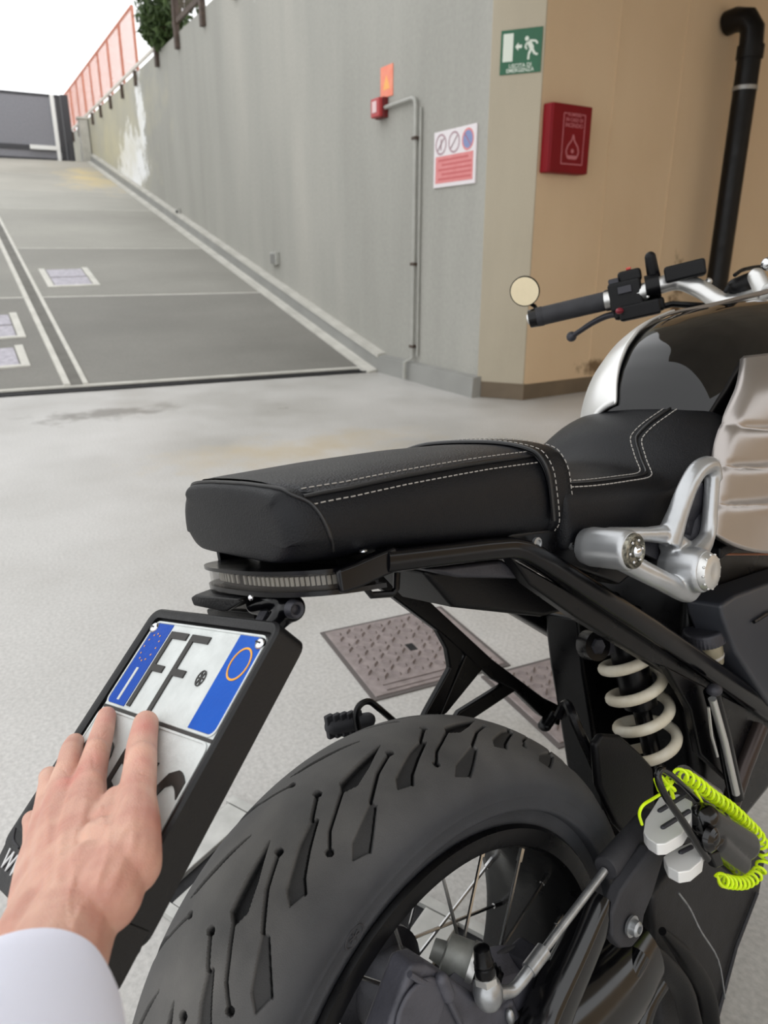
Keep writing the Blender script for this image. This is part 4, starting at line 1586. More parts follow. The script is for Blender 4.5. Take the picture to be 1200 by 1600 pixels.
MB().ell(Vector((0.8861, 0.235, 1.0572)), (.011, .006, .006), 12, 8).build('red_button', mat('red_button_plastic', (120, 24, 40), 0.4), bar_o)
MB().box(c0 + Rb @ Vector((.004, .0, .051)), (.010, .008, .005), Rb).build('red_switch', mat('orange_switch', (190, 70, 60), 0.4), bar_o, bevel=.002)
# clutch lever
lv_ = MB().tube([(0.937, 0.25, 1.0495), (0.9288, 0.28, 1.0542), (0.9176, 0.31, 1.0465), (0.9041, 0.34, 1.031), (0.8955, 0.355, 1.022)], [.0095, .009, .0085, .0075, .008], 12, smooth=5, flat=.7)
lv_.ell((0.8979, 0.355, 1.0231), (.0105, .0105, .0105), 12, 8)
lv_.build('clutch_lever', m_dark, bar_o)
MB().box(Vector((0.9419, 0.225, 1.0542)), (.075, .06, .028), Rb).build('lever_perch', m_plastic, bar_o, bevel=.004)
MB().tube([(0.9446, 0.22, 1.0509), (0.9811, 0.18, 1.0577), (1.0064, 0.13, 1.0454)], .006, 8).build('clutch_cable', m_black, bar_o)
# clamp with blade and fluid box
MB().lathe([(-.013, .015), (-.013, .0235), (.013, .0235), (.013, .015)], (0.9591, 0.205, 1.0949), gd_, 20).build('clamp', m_black, bar_o)
MB().capsule((0.9657, 0.205, 1.1103), (0.9564, 0.205, 1.1495), .0125, .0105, 14).build('marker_blade', m_plastic, bar_o)
MB().box(Vector((0.979, 0.15, 1.113)) + Vector((.0, 0, 0)), (.072, .045, .030), Rb).build('fluid_box', m_plastic, bar_o, bevel=.005)
MB().ell((1.0081, 0.12, 1.0884), (.007, .007, .007), 12, 8).build('cap_screw', m_alu, bar_o)
for (p, s_) in (((0.9291, 0.2, 1.076), .003), ((0.9482, 0.2, 1.0789), .003)):
    MB().ell(p, (s_, s_, s_), 8, 6).build('screw', m_alu, bar_o)
# instrument bracket
ib = MB()
ib.capsule((0.9863, 0.06, 1.0694), (1.0058, 0.04, 1.0744), .016, .018, 14)
ib.capsule((0.9885, 0.05, 1.0599), (0.9999, 0.05, 1.0426), .012, .012, 12)
ib.tube([(0.9866, 0.06, 1.0728), (0.967, 0.065, 1.0708), (0.9644, 0.07, 1.0606)], .005, 8)
ib.blend('instrument_bracket', m_plastic, bike, .0025, 3)
MB().tube([(0.9605, 0.05, 1.0882), (0.9919, 0.05, 1.0965), (1.0469, 0.045, 1.1005), (1.0902, 0.04, 1.0979)], .0035, 8, smooth=4).build('brake_hose', m_black, bike)
MB().capsule((0.929, 0, 1.0777), (0.9278, -0.01, 1.0518), .014, .014, 16).build('steering_stem_nut', m_alu, bike)
MB().ell((0.9822, 0, 1.0981), (.014, .014, .012), 14, 8).build('instrument_dial_rim', m_chrome, bike)

# ---------------------------------------------------------------- silver rest hanger (right)
hg = MB()
b1, b2 = Vector((0.2146, -0.165, 0.8009)), Vector((0.3242, -0.185, 0.7513))
YV = Vector((0, 1, 0))
hg.lathe([(-.006, .001), (-.006, .019), (-.002, .0205), (.04, .0205), (.05, .018), (.05, .001)], b1, YV, 28)
hg.lathe([(-.004, .001), (-.004, .022), (0, .024), (.03, .026), (.042, .022), (.042, .001)], b2, YV, 28)
hg.tube([b1 + Vector((.0, .02, -.005)), (0.2704, -0.165, 0.755), (0.3282, -0.165, 0.7235), b2 + Vector((0, .018, -.004))], [.012, .011, .012, .014], 14, smooth=5)
hg.tube([b1 + Vector((.008, .025, .012)), (0.2769, -0.15, 0.8005), (0.3222, -0.15, 0.7893)], [.008, .008, .012], 12, smooth=4)
hg.tube([(0.3133, -0.152, 0.7808), (0.3276, -0.158, 0.8101), (0.347, -0.162, 0.8382), (0.3693, -0.164, 0.8533), (0.3962, -0.164, 0.8519), (0.4036, -0.164, 0.8343)], [.015, .0115, .0105, .0105, .0105, .0095], 14, smooth=5)
hg.tube([(0.4017, -0.164, 0.8457), (0.3915, -0.164, 0.807), (0.3746, -0.166, 0.7739), b2 + Vector((0, .015, .01))], [.0085, .0085, .009, .015], 14, smooth=5)
hg.tube([(0.3178, -0.152, 0.7833), (0.3492, -0.16, 0.7576), b2 + Vector((-.004, .018, .004))], [.014, .0125, .016], 14, smooth=5)
hanger = hg.blend('rest_hanger', m_silver, bike, .0016, 5)
MB().lathe([(-.0075, .004), (-.0075, .013), (-.0105, .0155), (-.0095, .0172), (-.005, .0178)], b1, YV, 28).build('boss_washer', mat('worn_washer', (150, 146, 132), 0.4, 0.8, var=(90, 88, 80), scale=220, thr=(.45, .6)), hanger)
MB().ell(b1 + Vector((0, -.010, 0)), (.0065, .005, .0065), 16, 8).build('boss_bolt', m_chrome, hanger)
for k in range(6):
    a = 2 * PI * k / 6
    MB().ell(b1 + Vector((.0112 * math.cos(a), -.0098, .0112 * math.sin(a))), (.0018, .0018, .0018), 8, 6).build('washer_pin', m_chrome, hanger)
MB().lathe([(-.012, .006), (-.013, .011), (-.011, .018), (-.005, .021), (-.002, .021)], b2, YV, 32).build('peg_pivot_ring', m_alu, hanger)
MB().lathe([(-.0115, .0075), (-.006, .006), (-.006, .0002)], b2, YV, 24, cap=False).build('peg_pivot_socket', m_zinc, hanger)
for k in range(12):
    a = 2 * PI * k / 12
    MB().ell(b2 + Vector((.0185 * math.cos(a), -.0095, .0185 * math.sin(a))), (.0017, .0017, .0017), 8, 6).build('ring_stud', m_alu, hanger)
MB().prism([(0.3585, -0.145, 0.7746), (0.3604, -0.156, 0.8135), (0.3924, -0.156, 0.8326), (0.3971, -0.156, 0.8054), (0.3702, -0.156, 0.7681)], (0, .005, 0)).build('hanger_grille', m_dark, hanger)
MB().prism([(0.2788, -0.14, 0.7801), (0.3027, -0.138, 0.7859), (0.3321, -0.14, 0.7749), (0.3506, -0.145, 0.7443), (0.3206, -0.145, 0.7563)], (0, .005, 0)).build('hanger_grille', m_dark, hanger)

# ---------------------------------------------------------------- shock absorber
s0_, s1_ = Vector((0.4064, -0.03, 0.622)), Vector((0.418, -0.055, 0.4379))
sx_ = (s1_ - s0_).normalized()
SLn = (s1_ - s0_).length
sb = MB().lathe([(-.03, .012), (-.03, .03), (-.004, .033), (0, .024), (SLn * .55, .0225), (SLn * .55, .012), (SLn, .012), (SLn + .03, .018), (SLn + .06, .014)], s0_, sx_, 24)
shock = sb.build('shock_absorber', m_black, bike)
u_ = sx_.orthogonal().normalized()
w_ = sx_.cross(u_)
coil = []
turns = 4.2
NT = 150
for k in range(NT + 1):
    a = 2 * PI * turns * k / NT + 2.2
    coil.append(s0_ + sx_ * (.004 + (SLn - .004) * k / NT) + (u_ * math.cos(a) + w_ * math.sin(a)) * .0365)
MB().tube(coil, .0074, 12).build('spring', m_spring, shock)
kn = Vector((0.3346, -0.03, 0.6312))
MB().lathe([(-.012, .004), (-.012, .016), (-.008, .019), (.012, .019), (.012, .004)], kn, (-.3, -1, .2), 24).build('upper_mount', m_black, shock)
MB().lathe([(-.0125, .002), (-.0125, .009), (-.010, .011), (-.009, .011)], kn, (-.3, -1, .2) , 20).build('mount_bolt', m_dark, shock)
MB().lathe([(.013, .002), (.015, .009), (.012, .011), (.006, .011)], kn, (-.3, -1, .2), 6).build('mount_nut', m_dark, shock)
MB().box(Vector((0.362, -0.03, 0.6197)), (.018, .02, .02)).build('mount_lug', m_dark, shock, bevel=.004)
# fluid reservoir with ribbed cap
rc = Vector((0.4963, -0.095, 0.6037))
ra = Vector((-.12, .05, 1)).normalized()
prof_n = 36
cap_ = MB()
rings = []
for (h, r0, kn_) in ((-.012, .0245, 0), (-.011, .027, 1), (.004, .027, 1), (.006, .0255, 0), (.0075, .022, 0), (.0065, .019, 0)):
    uu = ra.orthogonal().normalized()
    ww = ra.cross(uu)
    rings.append([rc + ra * h + (uu * math.cos(2 * PI * k / 72) + ww * math.sin(2 * PI * k / 72)) * (r0 - (.0012 if kn_ and k % 2 else 0)) for k in range(72)])
cap_.loft(rings)
res = cap_.build('reservoir_cap', m_dark, bike, angle=50)
MB().lathe([(-.045, .012), (-.043, .019), (-.03, .0205), (-.012, .021)], rc, ra, 28).build('reservoir_cup', mat('aged_clear_plastic', (142, 134, 112), 0.3, var=(104, 98, 80), scale=30), res)
MB().lathe([(-.034, .0206), (-.032, .0212), (-.03, .0206)], rc, ra, 28).build('level_line', m_thread, res)

# frame struts behind the lock
MB().tube([(0.4493, -0.125, 0.5468), (0.4742, -0.125, 0.4726), (0.5022, -0.125, 0.3686)], .0105, 14).build('brake_rod', m_black_sat, bike)
MB().tube([(0.434, -0.133, 0.5445), (0.4604, -0.133, 0.4722), (0.4857, -0.133, 0.385)], .0052, 10).build('rod_highlight_tube', m_alu, bike)  # thin bright tube standing in for the highlight along the rod
MB().tube([(0.4151, -0.137, 0.5421), (0.4193, -0.137, 0.501), (0.4315, -0.137, 0.4669)], .0018, 8).build('return_spring_wire', m_alu, bike)
MB().ell((0.4463, -0.13, 0.5511), (.011, .01, .008), 14, 8).build('rod_clevis', m_dark, bike)
MB().tube([(0.6053, -0.115, 0.4261), (0.5468, -0.115, 0.3873), (0.4878, -0.112, 0.3265)], .0125, 16).build('lower_frame_tube', mat('bronze_tinted_tube', (58, 50, 48), 0.3, 0.6), bike)

# gearbox and engine mass under the seat
MB().prism([(.55, .12, .80), (.95, .12, .80), (1.0, .12, .5), (.9, .12, .26), (.62, .12, .24), (.50, .12, .34), (.47, .12, .55)], (0, -.2, 0)).build('gearbox', m_dark if False else m_black, bike, bevel=.02, seg=3)
MB().prism([(0.4782, -0.13, 0.6558), (0.5184, -0.13, 0.6564), (0.7544, -0.13, 0.6252), (0.789, -0.13, 0.3331), (0.6128, -0.13, 0.4575), (0.5109, -0.13, 0.5783), (0.4799, -0.13, 0.6379)], (0, .05, 0)).build('intake_cover', mat('grey_black_cover', (52, 54, 60), 0.45, var=(46, 48, 54), scale=12), bike, bevel=.006, seg=3)
MB().tube([(0.5588, -0.134, 0.6063), (0.604, -0.134, 0.6045), (0.6692, -0.134, 0.5913)], .0025, 6).build('cover_groove', m_black, bike)
MB().bx(.36, .80, -.14, .1, .722, .752).build('seat_rail', m_black_sat, bike, bevel=.004)
MB().box(Vector((0.4437, -0.15, 0.7432)), (.05, .02, .014)).build('wire_sleeve', m_plastic, bike, bevel=.003)
MB().tube([(0.4219, -0.15, 0.7402), (0.4974, -0.15, 0.7201), (0.58, -0.155, 0.6986)], .0016, 6).build('copper_wire', mat('copper_wire', (168, 112, 84), 0.4, 0.6), bike)

# ---------------------------------------------------------------- swingarm, final drive and brake line
m_arm = mat('glossy_black_arm', (9, 9, 11), 0.16, spec=0.6, rvar=0.05, scale=14)
arm = MB()
arm.tube([(-.02, -.10, .295), (.06, -.105, .295), (.13, -.11, .29), (.20, -.11, .285), (.25, -.105, .285)], [.056, .054, .05, .047, .044], 28, smooth=6, flat=1.15)
swing = arm.build('swingarm', m_arm, bike)
ra_ = MB().tube([(0.0387, -0.135, 0.3344), (0.068, -0.135, 0.3642), (0.1137, -0.135, 0.3921), (0.152, -0.135, 0.4168), (0.165, -0.135, 0.4241)], [.021, .021, .019, .017, .014], smooth=4, shape=SQ)
ra_.build('arm_rail', m_arm, swing, angle=60)
MB().tube([(0.2207, -0.14, 0.3211), (0.1991, -0.14, 0.3111), (0.1635, -0.14, 0.2874), (0.1404, -0.14, 0.2558)], .011, 12, smooth=4).build('arm_rib', m_arm, swing)
MB().tube([(0.2714, -0.13, 0.2397), (0.2408, -0.13, 0.2308), (0.2077, -0.13, 0.1941)], .012, 12, smooth=4).build('arm_rib', m_arm, swing)
ga1 = MB().tube([(0.2441, -0.13, 0.3146), (0.2749, -0.13, 0.2688), (0.321, -0.13, 0.1943), (0.3444, -0.13, 0.1035)], [.005, .013, .014, .014], 14, smooth=5)
ga1.build('gaiter_fold', m_plastic, swing)
ga2 = MB().tube([(0.3027, -0.12, 0.2847), (0.351, -0.12, 0.2144), (0.3974, -0.12, 0.1267), (0.4075, -0.12, 0.0464)], [.005, .012, .013, .013], 14, smooth=5)
ga2.build('gaiter_fold', m_plastic, swing)
MB().tube([(0.3249, -0.132, 0.3312), (0.3496, -0.132, 0.2929), (0.3731, -0.132, 0.2447), (0.4139, -0.132, 0.1729), (0.4275, -0.132, 0.1019)], .0014, 6, smooth=4).build('bright_wire', m_zinc, swing)
m_dusty = mat('dusty_black_plate', (30, 30, 33), 0.6, var=(18, 18, 20), scale=60, bump=0.3, bscale=300)
MB().prism([(0.4023, -0.09, 0.3059), (0.677, -0.09, 0.168), (0.6427, -0.09, 0.1068), (0.5518, -0.09, 0.0627), (0.475, -0.09, -0.0283), (0.339, -0.09, 0.0589), (0.3264, -0.09, 0.2281), (0.3351, -0.09, 0.2987)], (0, .06, 0)).build('stand_plate', m_dusty, bike, bevel=.008)
MB().tube([(0.623, -0.094, 0.1269), (0.5446, -0.094, 0.0813), (0.4696, -0.094, 0.0013)], .003, 8).build('plate_edge', m_darkrub, bike)
# torque strut with bolt
stt = MB().prism([(0.1742, -0.155, 0.4387), (0.2109, -0.155, 0.4476), (0.2382, -0.155, 0.4531), (0.2633, -0.155, 0.4306), (0.2343, -0.155, 0.3991), (0.2134, -0.155, 0.384), (0.2028, -0.155, 0.3627), (0.1844, -0.155, 0.3616), (0.1634, -0.155, 0.3751), (0.1505, -0.155, 0.3979), (0.1538, -0.155, 0.4225)], (0, .016, 0))
strut = stt.build('torque_strut', m_darkrub, bike, bevel=.004, seg=3)
bb_ = Vector((0.1813, -0.157, 0.3933))
MB().lathe([(0, .011), (-.003, .0115), (-.003, .0085), (-.009, .008), (-.011, .006), (-.011, .004), (-.007, .0035), (-.007, .0004)], bb_, YV, 24).build('strut_bolt', m_zinc, strut)
MB().tube([(0.2463, -0.14, 0.4376), (0.2136, -0.14, 0.4229)], .012, 12).build('strut_neck', m_darkrub, strut)
# brake line
bl = MB().tube([(0.0057, -0.125, 0.418), (0.0227, -0.127, 0.4096), (0.0373, -0.13, 0.4147), (0.0519, -0.13, 0.4188)], .0062, 14, smooth=5)
bl.tube([(0.0456, -0.13, 0.4174), (0.0709, -0.13, 0.4231)], .0080, 16)
bl.tube([(0.0666, -0.13, 0.4217), (0.182, -0.13, 0.4465)], .0044, 14)
line = bl.build('brake_line', m_zinc, bike)
MB().lathe([(0, .004), (0, .0125), (.002, .0138), (.09, .0138), (.11, .012)], (0.1834, -0.13, 0.448), Vector((0.3182, -0.118, 0.4457)) - Vector((0.1834, -0.13, 0.448)), 20).build('rubber_sleeve', m_darkrub, line)
MB().ell((0.1488, -0.11, 0.4014), (.006, .006, .006), 10, 8).build('line_clip', m_zinc, line)
# final drive housing
fd1 = MB().prism([(-0.1319, -0.115, 0.445), (-0.1122, -0.115, 0.4676), (-0.0937, -0.115, 0.4888), (-0.0816, -0.115, 0.5025), (-0.0652, -0.115, 0.4941), (-0.0406, -0.115, 0.4614), (-0.0165, -0.115, 0.4244), (0.0232, -0.115, 0.381), (0.0388, -0.115, 0.3804), (0.0422, -0.115, 0.3629), (0.0715, -0.115, 0.2933), (0.0651, -0.115, 0.2504), (-0.1297, -0.115, 0.4174)], (0, .03, 0))
m_case = mat('final_drive_cast', (82, 82, 90), 0.5, 0.2, var=(66, 66, 73), scale=25, bump=0.25, bscale=300)
fdrive = fd1.build('final_drive', m_case, bike, bevel=.006, seg=3)
MB().lathe([(0, .03), (-.004, .028), (-.005, .02), (-.005, .001)], (-0.0824, -0.116, 0.4583), YV, 28).build('cover_boss', m_case, fdrive, bevel=.002)
MB().tube([(-0.0876, -0.117, 0.5003), (-0.0747, -0.118, 0.4832), (-0.0558, -0.118, 0.4629), (-0.0391, -0.118, 0.4129)], .003, 8, smooth=4).build('casting_rib', m_case, fdrive)
MB().capsule((-0.056, -0.12, 0.4742), (-0.0512, -0.12, 0.4541), .0065, .0065, 12).build('casting_lug', m_case, fdrive)
MB().ell((0.025, -0.118, 0.372), (.005, .005, .009), 12, 8).build('abs_bolt', m_zinc, fdrive)
MB().lathe([(-.11, .05), (-.11, .095), (-.085, .11), (-.07, .10), (-.07, .04)], AX, (0, 1, 0), 40).build('gear_case', m_case, fdrive)
m_greyc = mat('grey_caliper_cast', (156, 158, 154), 0.5, 0.4, var=(116, 118, 114), scale=40)
cA, cB = Vector((-0.0003, -0.06, 0.4265)), Vector((0.0134, -0.085, 0.4156))
cx_ = (cB - cA).normalized()
cl_ = (cB - cA).length
MB().lathe([(-.012, .004), (-.012, .010), (0, .012), (0.002, .021), (cl_, .023), (cl_, .018)], cA, cx_, 24).build('caliper_body', m_greyc, fdrive)
MB().lathe([(cl_ - .004, .0232), (cl_ - .004, .0245), (cl_ + .003, .0245), (cl_ + .003, .019)], cA, cx_, 28).build('caliper_collar', m_alu, fdrive)
bprof = [(cl_ + .003, .020)]
for k in range(5):
    bprof += [(cl_ + .005 + k * .005, .018 - k * .0014), (cl_ + .0075 + k * .005, .0145 - k * .0014)]
bprof += [(cl_ + .03, .008)]
MB().lathe(bprof, cA, cx_, 24).build('bellows', m_black, fdrive)
bjc = Vector((-0.0071, -0.125, 0.4296))
upv = Vector((.02, .05, 1)).normalized()
MB().lathe([(-.016, .004), (-.014, .0105), (-.008, .0135), (0, .0142), (.007, .0125), (.010, .010), (.012, .009)], bjc, upv, 24).build('banjo_fitting', m_zinc, fdrive)
MB().lathe([(.009, .0095), (.010, .0112), (.0165, .0112), (.0175, .009)], bjc, upv, 6).build('banjo_nut', m_alu, fdrive)
MB().lathe([(.016, .009), (.018, .0095), (.026, .0095), (.027, .0085), (.03, .0095), (.032, .0085), (.044, .0075), (.046, .004)], bjc, upv, 20).build('bleed_cap', m_black, fdrive)
MB().box(Vector((0.0717, -0.1, 0.3927)), (.03, .03, .026)).build('sensor_block', m_dark, fdrive, bevel=.005)
MB().tube([(0.0431, -0.09, 0.4127), (0.077, -0.09, 0.4001), (0.1107, -0.09, 0.3707), (0.1263, -0.09, 0.3445)], .0028, 8, smooth=4).build('sensor_cable', m_darkrub, fdrive)
# hugger behind the shock
hgr = MB().prism([(0.263, -0.075, 0.5392), (0.2788, -0.075, 0.5462), (0.3171, -0.075, 0.5274), (0.3579, -0.075, 0.4841), (0.3839, -0.075, 0.4518), (0.3799, -0.075, 0.3791), (0.337, -0.075, 0.3559), (0.2924, -0.075, 0.4172), (0.2636, -0.075, 0.4844)], (0, .012, 0))
hgr.build('hugger', m_plastic, bike, bevel=.005, seg=3)
MB().tube([(0.2661, -0.02, 0.559), (0.2719, -0.03, 0.5765), (0.261, -0.05, 0.5615), (0.2883, -0.06, 0.4751)], .006, 8, smooth=4).build('hugger_stay', m_black, bike)
# the rest of the bike beyond the frame edge
fw = MB().lathe([(-.05, .222), (-.06, .25), (-.06, .27), (-.045, .29), (0, .30), (.045, .29), (.06, .27), (.06, .25), (.05, .222), (0, .21)], (1.48, -.03, .30), (0, 1, 0), 64, cap=False, loop=True)
fwo = fw.build('front_wheel', m_rubber, bike)
MB().lathe([(-.03, .01), (-.03, .05), (.03, .05), (.03, .01)], (1.48, -.03, .30), (0, 1, 0), 24).build('front_hub', m_dark, fwo)
for k in range(18):
    a = 2 * PI * k / 18
    MB().tube([Vector((1.48 + .05 * math.cos(a), -.03, .30 + .05 * math.sin(a))), Vector((1.48 + .215 * math.cos(a + .2), -.03, .30 + .215 * math.sin(a + .2)))], .0025, 6).build('spoke', m_steel, fwo)
for s_ in (-1, 1):
    MB().tube([(1.48, -.03 + s_ * .09, .30), (1.16, -.03 + s_ * .09, .98)], .027, 16).build('fork_leg', m_black_sat, bike)
MB().capsule((1.22, -.03, .92), (1.30, -.03, .90), .085, .09, 24).build('headlight', m_black_sat, bike)
for s_ in (-1, 1):
    MB().lathe([(0, .07), (.04, .075), (.16, .075), (.2, .06), (.21, .02)], (.88, -.03 + s_ * .1, .42), (0, s_, 0.1), 24).build('cylinder_head', m_dark, bike)
MB().tube([(.75, .1, .3), (.72, .2, .12), (.70, .27 , .065)], .012, 10).build('side_stand', m_black, bike)

# ---------------------------------------------------------------- number plate and its holder
PC, PA, PD = Vector((-.154, .003, .8123)), Vector((.087, -.9931, .0783)).normalized(), Vector((-.7648, -.117, -.6336)).normalized()
PN = PD.cross(PA)
if PN.z < 0:
    PN = -PN


def PP(u, v, w=0.0):
    return PC + PA * u + PD * v + PN * w


PM = Matrix.Identity(4)
for i in range(3):
    PM[i][0], PM[i][1], PM[i][2], PM[i][3] = PA[i], -PD[i], PN[i], PC[i]      # x right, y up the plate, z out of it


def pbox(mb, u0, u1, v0, v1, w0, w1):
    P = [PP(u, v, w) for u in (u0, u1) for v in (v0, v1) for w in (w0, w1)]
    mb.add(P, [(0, 1, 3, 2), (4, 6, 7, 5), (0, 4, 5, 1), (2, 3, 7, 6), (0, 2, 6, 4), (1, 5, 7, 3)])
    return mb


m_plate_w = mat('plate_white_film', (206, 210, 208), 0.35, var=(192, 196, 194), scale=60, bump=0.25, bscale=240)
m_plate_b = mat('plate_blue_film', (0, 76, 172), 0.35, var=(0, 80, 178), scale=40, spec=0.2, bump=0.15, bscale=240)
m_plate_bl = mat('plate_blue_film_left', (14, 70, 164), 0.35, var=(14, 66, 158), scale=40, spec=0.2, bump=0.15, bscale=240)
m_ink = mat('plate_black_ink', (40, 38, 36), 0.45)
m_gold = mat('plate_gold_ink', (226, 158, 32), 0.4)
m_holder = mat('plate_holder_plastic', (12, 12, 14), 0.42, spec=0.4, bump=0.2, bscale=400, rvar=0.08, scale=30)


def rrect(u0, u1, v0, v1, r, n=6):
    out = []
    for (cu, cv, a0) in ((u1 - r, v0 + r, -90), (u1 - r, v1 - r, 0), (u0 + r, v1 - r, 90), (u0 + r, v0 + r, 180)):
        for k in range(n + 1):
            a = math.radians(a0 + 90 * k / n)
            out.append((cu + r * math.cos(a), cv + r * math.sin(a)))
    return out


hd = MB()
o_ = rrect(-.1025, .0985, -.012, .215, .012)
i_ = rrect(-.0925, .0915, -.003, .196, .005)
hd.loft([[PP(u, v, w) for (u, v) in R_] for (R_, w) in ((o_, -.024), (o_, .003), (rrect(-.1005, .0965, -.010, .213, .011), .005), (rrect(-.0955, .0935, -.006, .199, .006), .005), (i_, .003), (i_, -.001))])
holder = hd.build('plate_holder', m_holder, bike, angle=35)
# lower lip with dealer lettering
MB().prism([PP(-.1025, .200, -.022), PP(-.090, .236, -.022), PP(.0985, .238, -.022), PP(.0985, .200, -.022)], PN * .0265).build('dealer_lip', m_holder, holder, bevel=.002)
put_text('dealer_lettering', 'WWW', .019, PM @ Matrix.Translation((-.083, -.224, .0054)), mat('dealer_print', (190, 190, 190), 0.5), holder, bold=.0003, depth=.0004)
MB().tube([PP(-.095, .198, .0055), PP(-.086, .205, .0055), PP(-.07, .207, .0055)], .0009, 6, smooth=4).build('lip_bead', m_darkrub, holder)
bl2 = MB().capsule((-0.2908, -0.085, 0.6511), (-0.2907, -0.085, 0.647), .007, .006, 14)
bl2.build('rubber_stop', m_black, holder)
pl = MB()
pl.loft([[PP(u, v, w) for (u, v) in rrect(-.0885, .0885, 0, .1935, .008)] for w in (0, .0016)])
pln = pl.build('number_plate', m_plate_w, bike, bevel=.0004)
# raised rims and divider
rim = MB()
for R0, R1 in ((rrect(-.0885, .0885, 0, .0835, .008), rrect(-.0868, .0868, .0017, .0818, .007)), (rrect(-.0885, .0885, .0868, .1935, .008), rrect(-.0868, .0868, .0885, .1918, .007))):
    rim.loft([[PP(u, v, w) for (u, v) in R_] for (R_, w) in ((R0, .0012), (R0, .0026), (R1, .0026), (R1, .0012))], cap=False, loop=True)
tag(rim.build('raised_rim', m_plate_w, pln), kind='stuff')
pbox(MB(), -.0885, .0885, .0838, .0866, .0008, .0018).build('divider_groove', m_ink, pln)
pbox(MB(), -.0862, -.0545, .0022, .0812, .0014, .0022).build('blue_band', m_plate_bl, pln)
pbox(MB(), .0515, .0862, .0022, .0812, .0014, .0022).build('blue_band', m_plate_b, pln)
n = 40
MB().loft([[PP(.071 + r * math.cos(2 * PI * k / n) * .86, .026 + r * math.sin(2 * PI * k / n), w) for k in range(n)] for (r, w) in ((.0125, .002), (.0125, .0027), (.0142, .0027), (.0142, .002))], cap=False, loop=True).build('gold_ring', m_gold, pln)
star = MB()
for k in range(12):
    a = 2 * PI * k / 12
    cu, cv = -.0712 + .0105 * math.cos(a), .0262 + .0135 * math.sin(a)
    star.add([PP(cu + (.0013 if j % 2 == 0 else .0006) * math.cos(PI * j / 5 - PI / 2), cv + (.0013 if j % 2 == 0 else .0006) * math.sin(PI * j / 5 - PI / 2), .0025) for j in range(10)], [tuple(range(10))])
tag(star.build('gold_stars', m_gold, pln), kind='stuff')
pbox(MB(), -.0715, -.0678, .0465, .0775, .0022, .0027).build('country_letter', m_plate_w, pln)
for u0 in (-.0505, -.0150):
    f_ = MB()
    f_.prism([PP(u0, .0082, .0014), PP(u0 + .0295, .0082, .0014), PP(u0 + .0295, .0148, .0014), PP(u0 + .0062, .0148, .0014), PP(u0 + .0062, .0402, .0014), PP(u0 + .0225, .0402, .0014),
              PP(u0 + .0225, .0465, .0014), PP(u0 + .0062, .0465, .0014), PP(u0 + .0062, .0800, .0014), PP(u0, .0800, .0014)], PN * .0016)
    f_.build('letter', m_ink, pln, bevel=.0003)
em = MB()
em.loft([[PP(.032 + r * .8 * math.cos(2 * PI * k / 24), .0432 + r * math.sin(2 * PI * k / 24), w) for k in range(24)] for (r, w) in ((.0058, .0014), (.0058, .0024), (.0070, .0024), (.0070, .0014))], cap=False, loop=True)
for k in range(3):
    a = PI * k / 3
    em.beam(PP(.032 - .0046 * math.cos(a), .0432 - .0058 * math.sin(a), .002), PP(.032 + .0046 * math.cos(a), .0432 + .0058 * math.sin(a), .002), .0013, .001, up=PN)
em.build('emblem_stamp', m_ink, pln)
for (t_, u0) in (('0', -.083), ('8', -.05), ('5', -.017), ('7', .016), ('C', .050)):
    put_text('letter', t_, .094, PM @ Matrix.Translation((u0, -.1765, .0020)), m_ink, pln, bold=.0012, depth=.0006, sx=.55)
for u in (-.0835, .0835):
    MB().lathe([(.002, .0052), (.0032, .0052), (.0048, .0042), (.0056, .0025), (.0058, .0004)], PP(u, .0075, 0), PN, 18).build('plate_screw', m_chrome, pln)
    MB().box(PP(u, .0075, .0058), (.0012, .006, .0008)).build('screw_slot', m_dark, pln)
# hinge between tail and holder
hn = MB()
hn.capsule((-0.1054, -0.052, 0.8244), (-0.1057, -0.02, 0.8147), .012, .012, 18)
hn.capsule((-0.1114, -0.045, 0.8185), (-0.1227, -0.04, 0.8085), .010, .008, 14)
hn.capsule((-0.1109, -0.04, 0.8309), (-0.1141, -0.01, 0.8232), .009, .009, 14)
hn.blend('plate_hinge', m_black_sat, bike, .0018, 3)
MB().lathe([(-.004, .0005), (-.003, .0035), (-.006, .0042), (-.007, .0065), (-.005, .0078), (0, .0082)], Vector((-0.1116, -0.064, 0.8278)), YV, 20).build('hinge_bolt', m_dark, bike)
MB().prism([(-0.1257, -0.035, 0.8159), (-0.111, -0.035, 0.8302), (-0.108, -0.035, 0.8293), (-0.1223, -0.035, 0.8136)], (0, .01, 0)).build('hinge_web', m_dark, bike)
# plate light cover
MB().prism([(-0.135, 0.0733, 0.8234), (-0.135, 0.0639, 0.8273), (-0.135, -0.02, 0.8359), (-0.128, -0.015, 0.8318), (-0.135, 0.006, 0.8209), (-0.135, 0.011, 0.8195), (-0.135, 0.0698, 0.8158)], (.022, 0, .001)).build('plate_light', m_holder, bike, bevel=.002)
MB().prism([(-0.118, 0.0839, 0.8049), (-0.118, 0.0496, 0.8118), (-0.118, -0.0154, 0.8196), (-0.118, -0.0121, 0.8092), (-0.118, 0.0803, 0.7972)], (.02, 0, 0)).build('holder_arm', m_black, bike, bevel=.003)
MB().ell((-0.1364, -0.045, 0.8418), (.0025, .0025, .0025), 8, 6).build('hinge_rivet', m_chrome, bike)

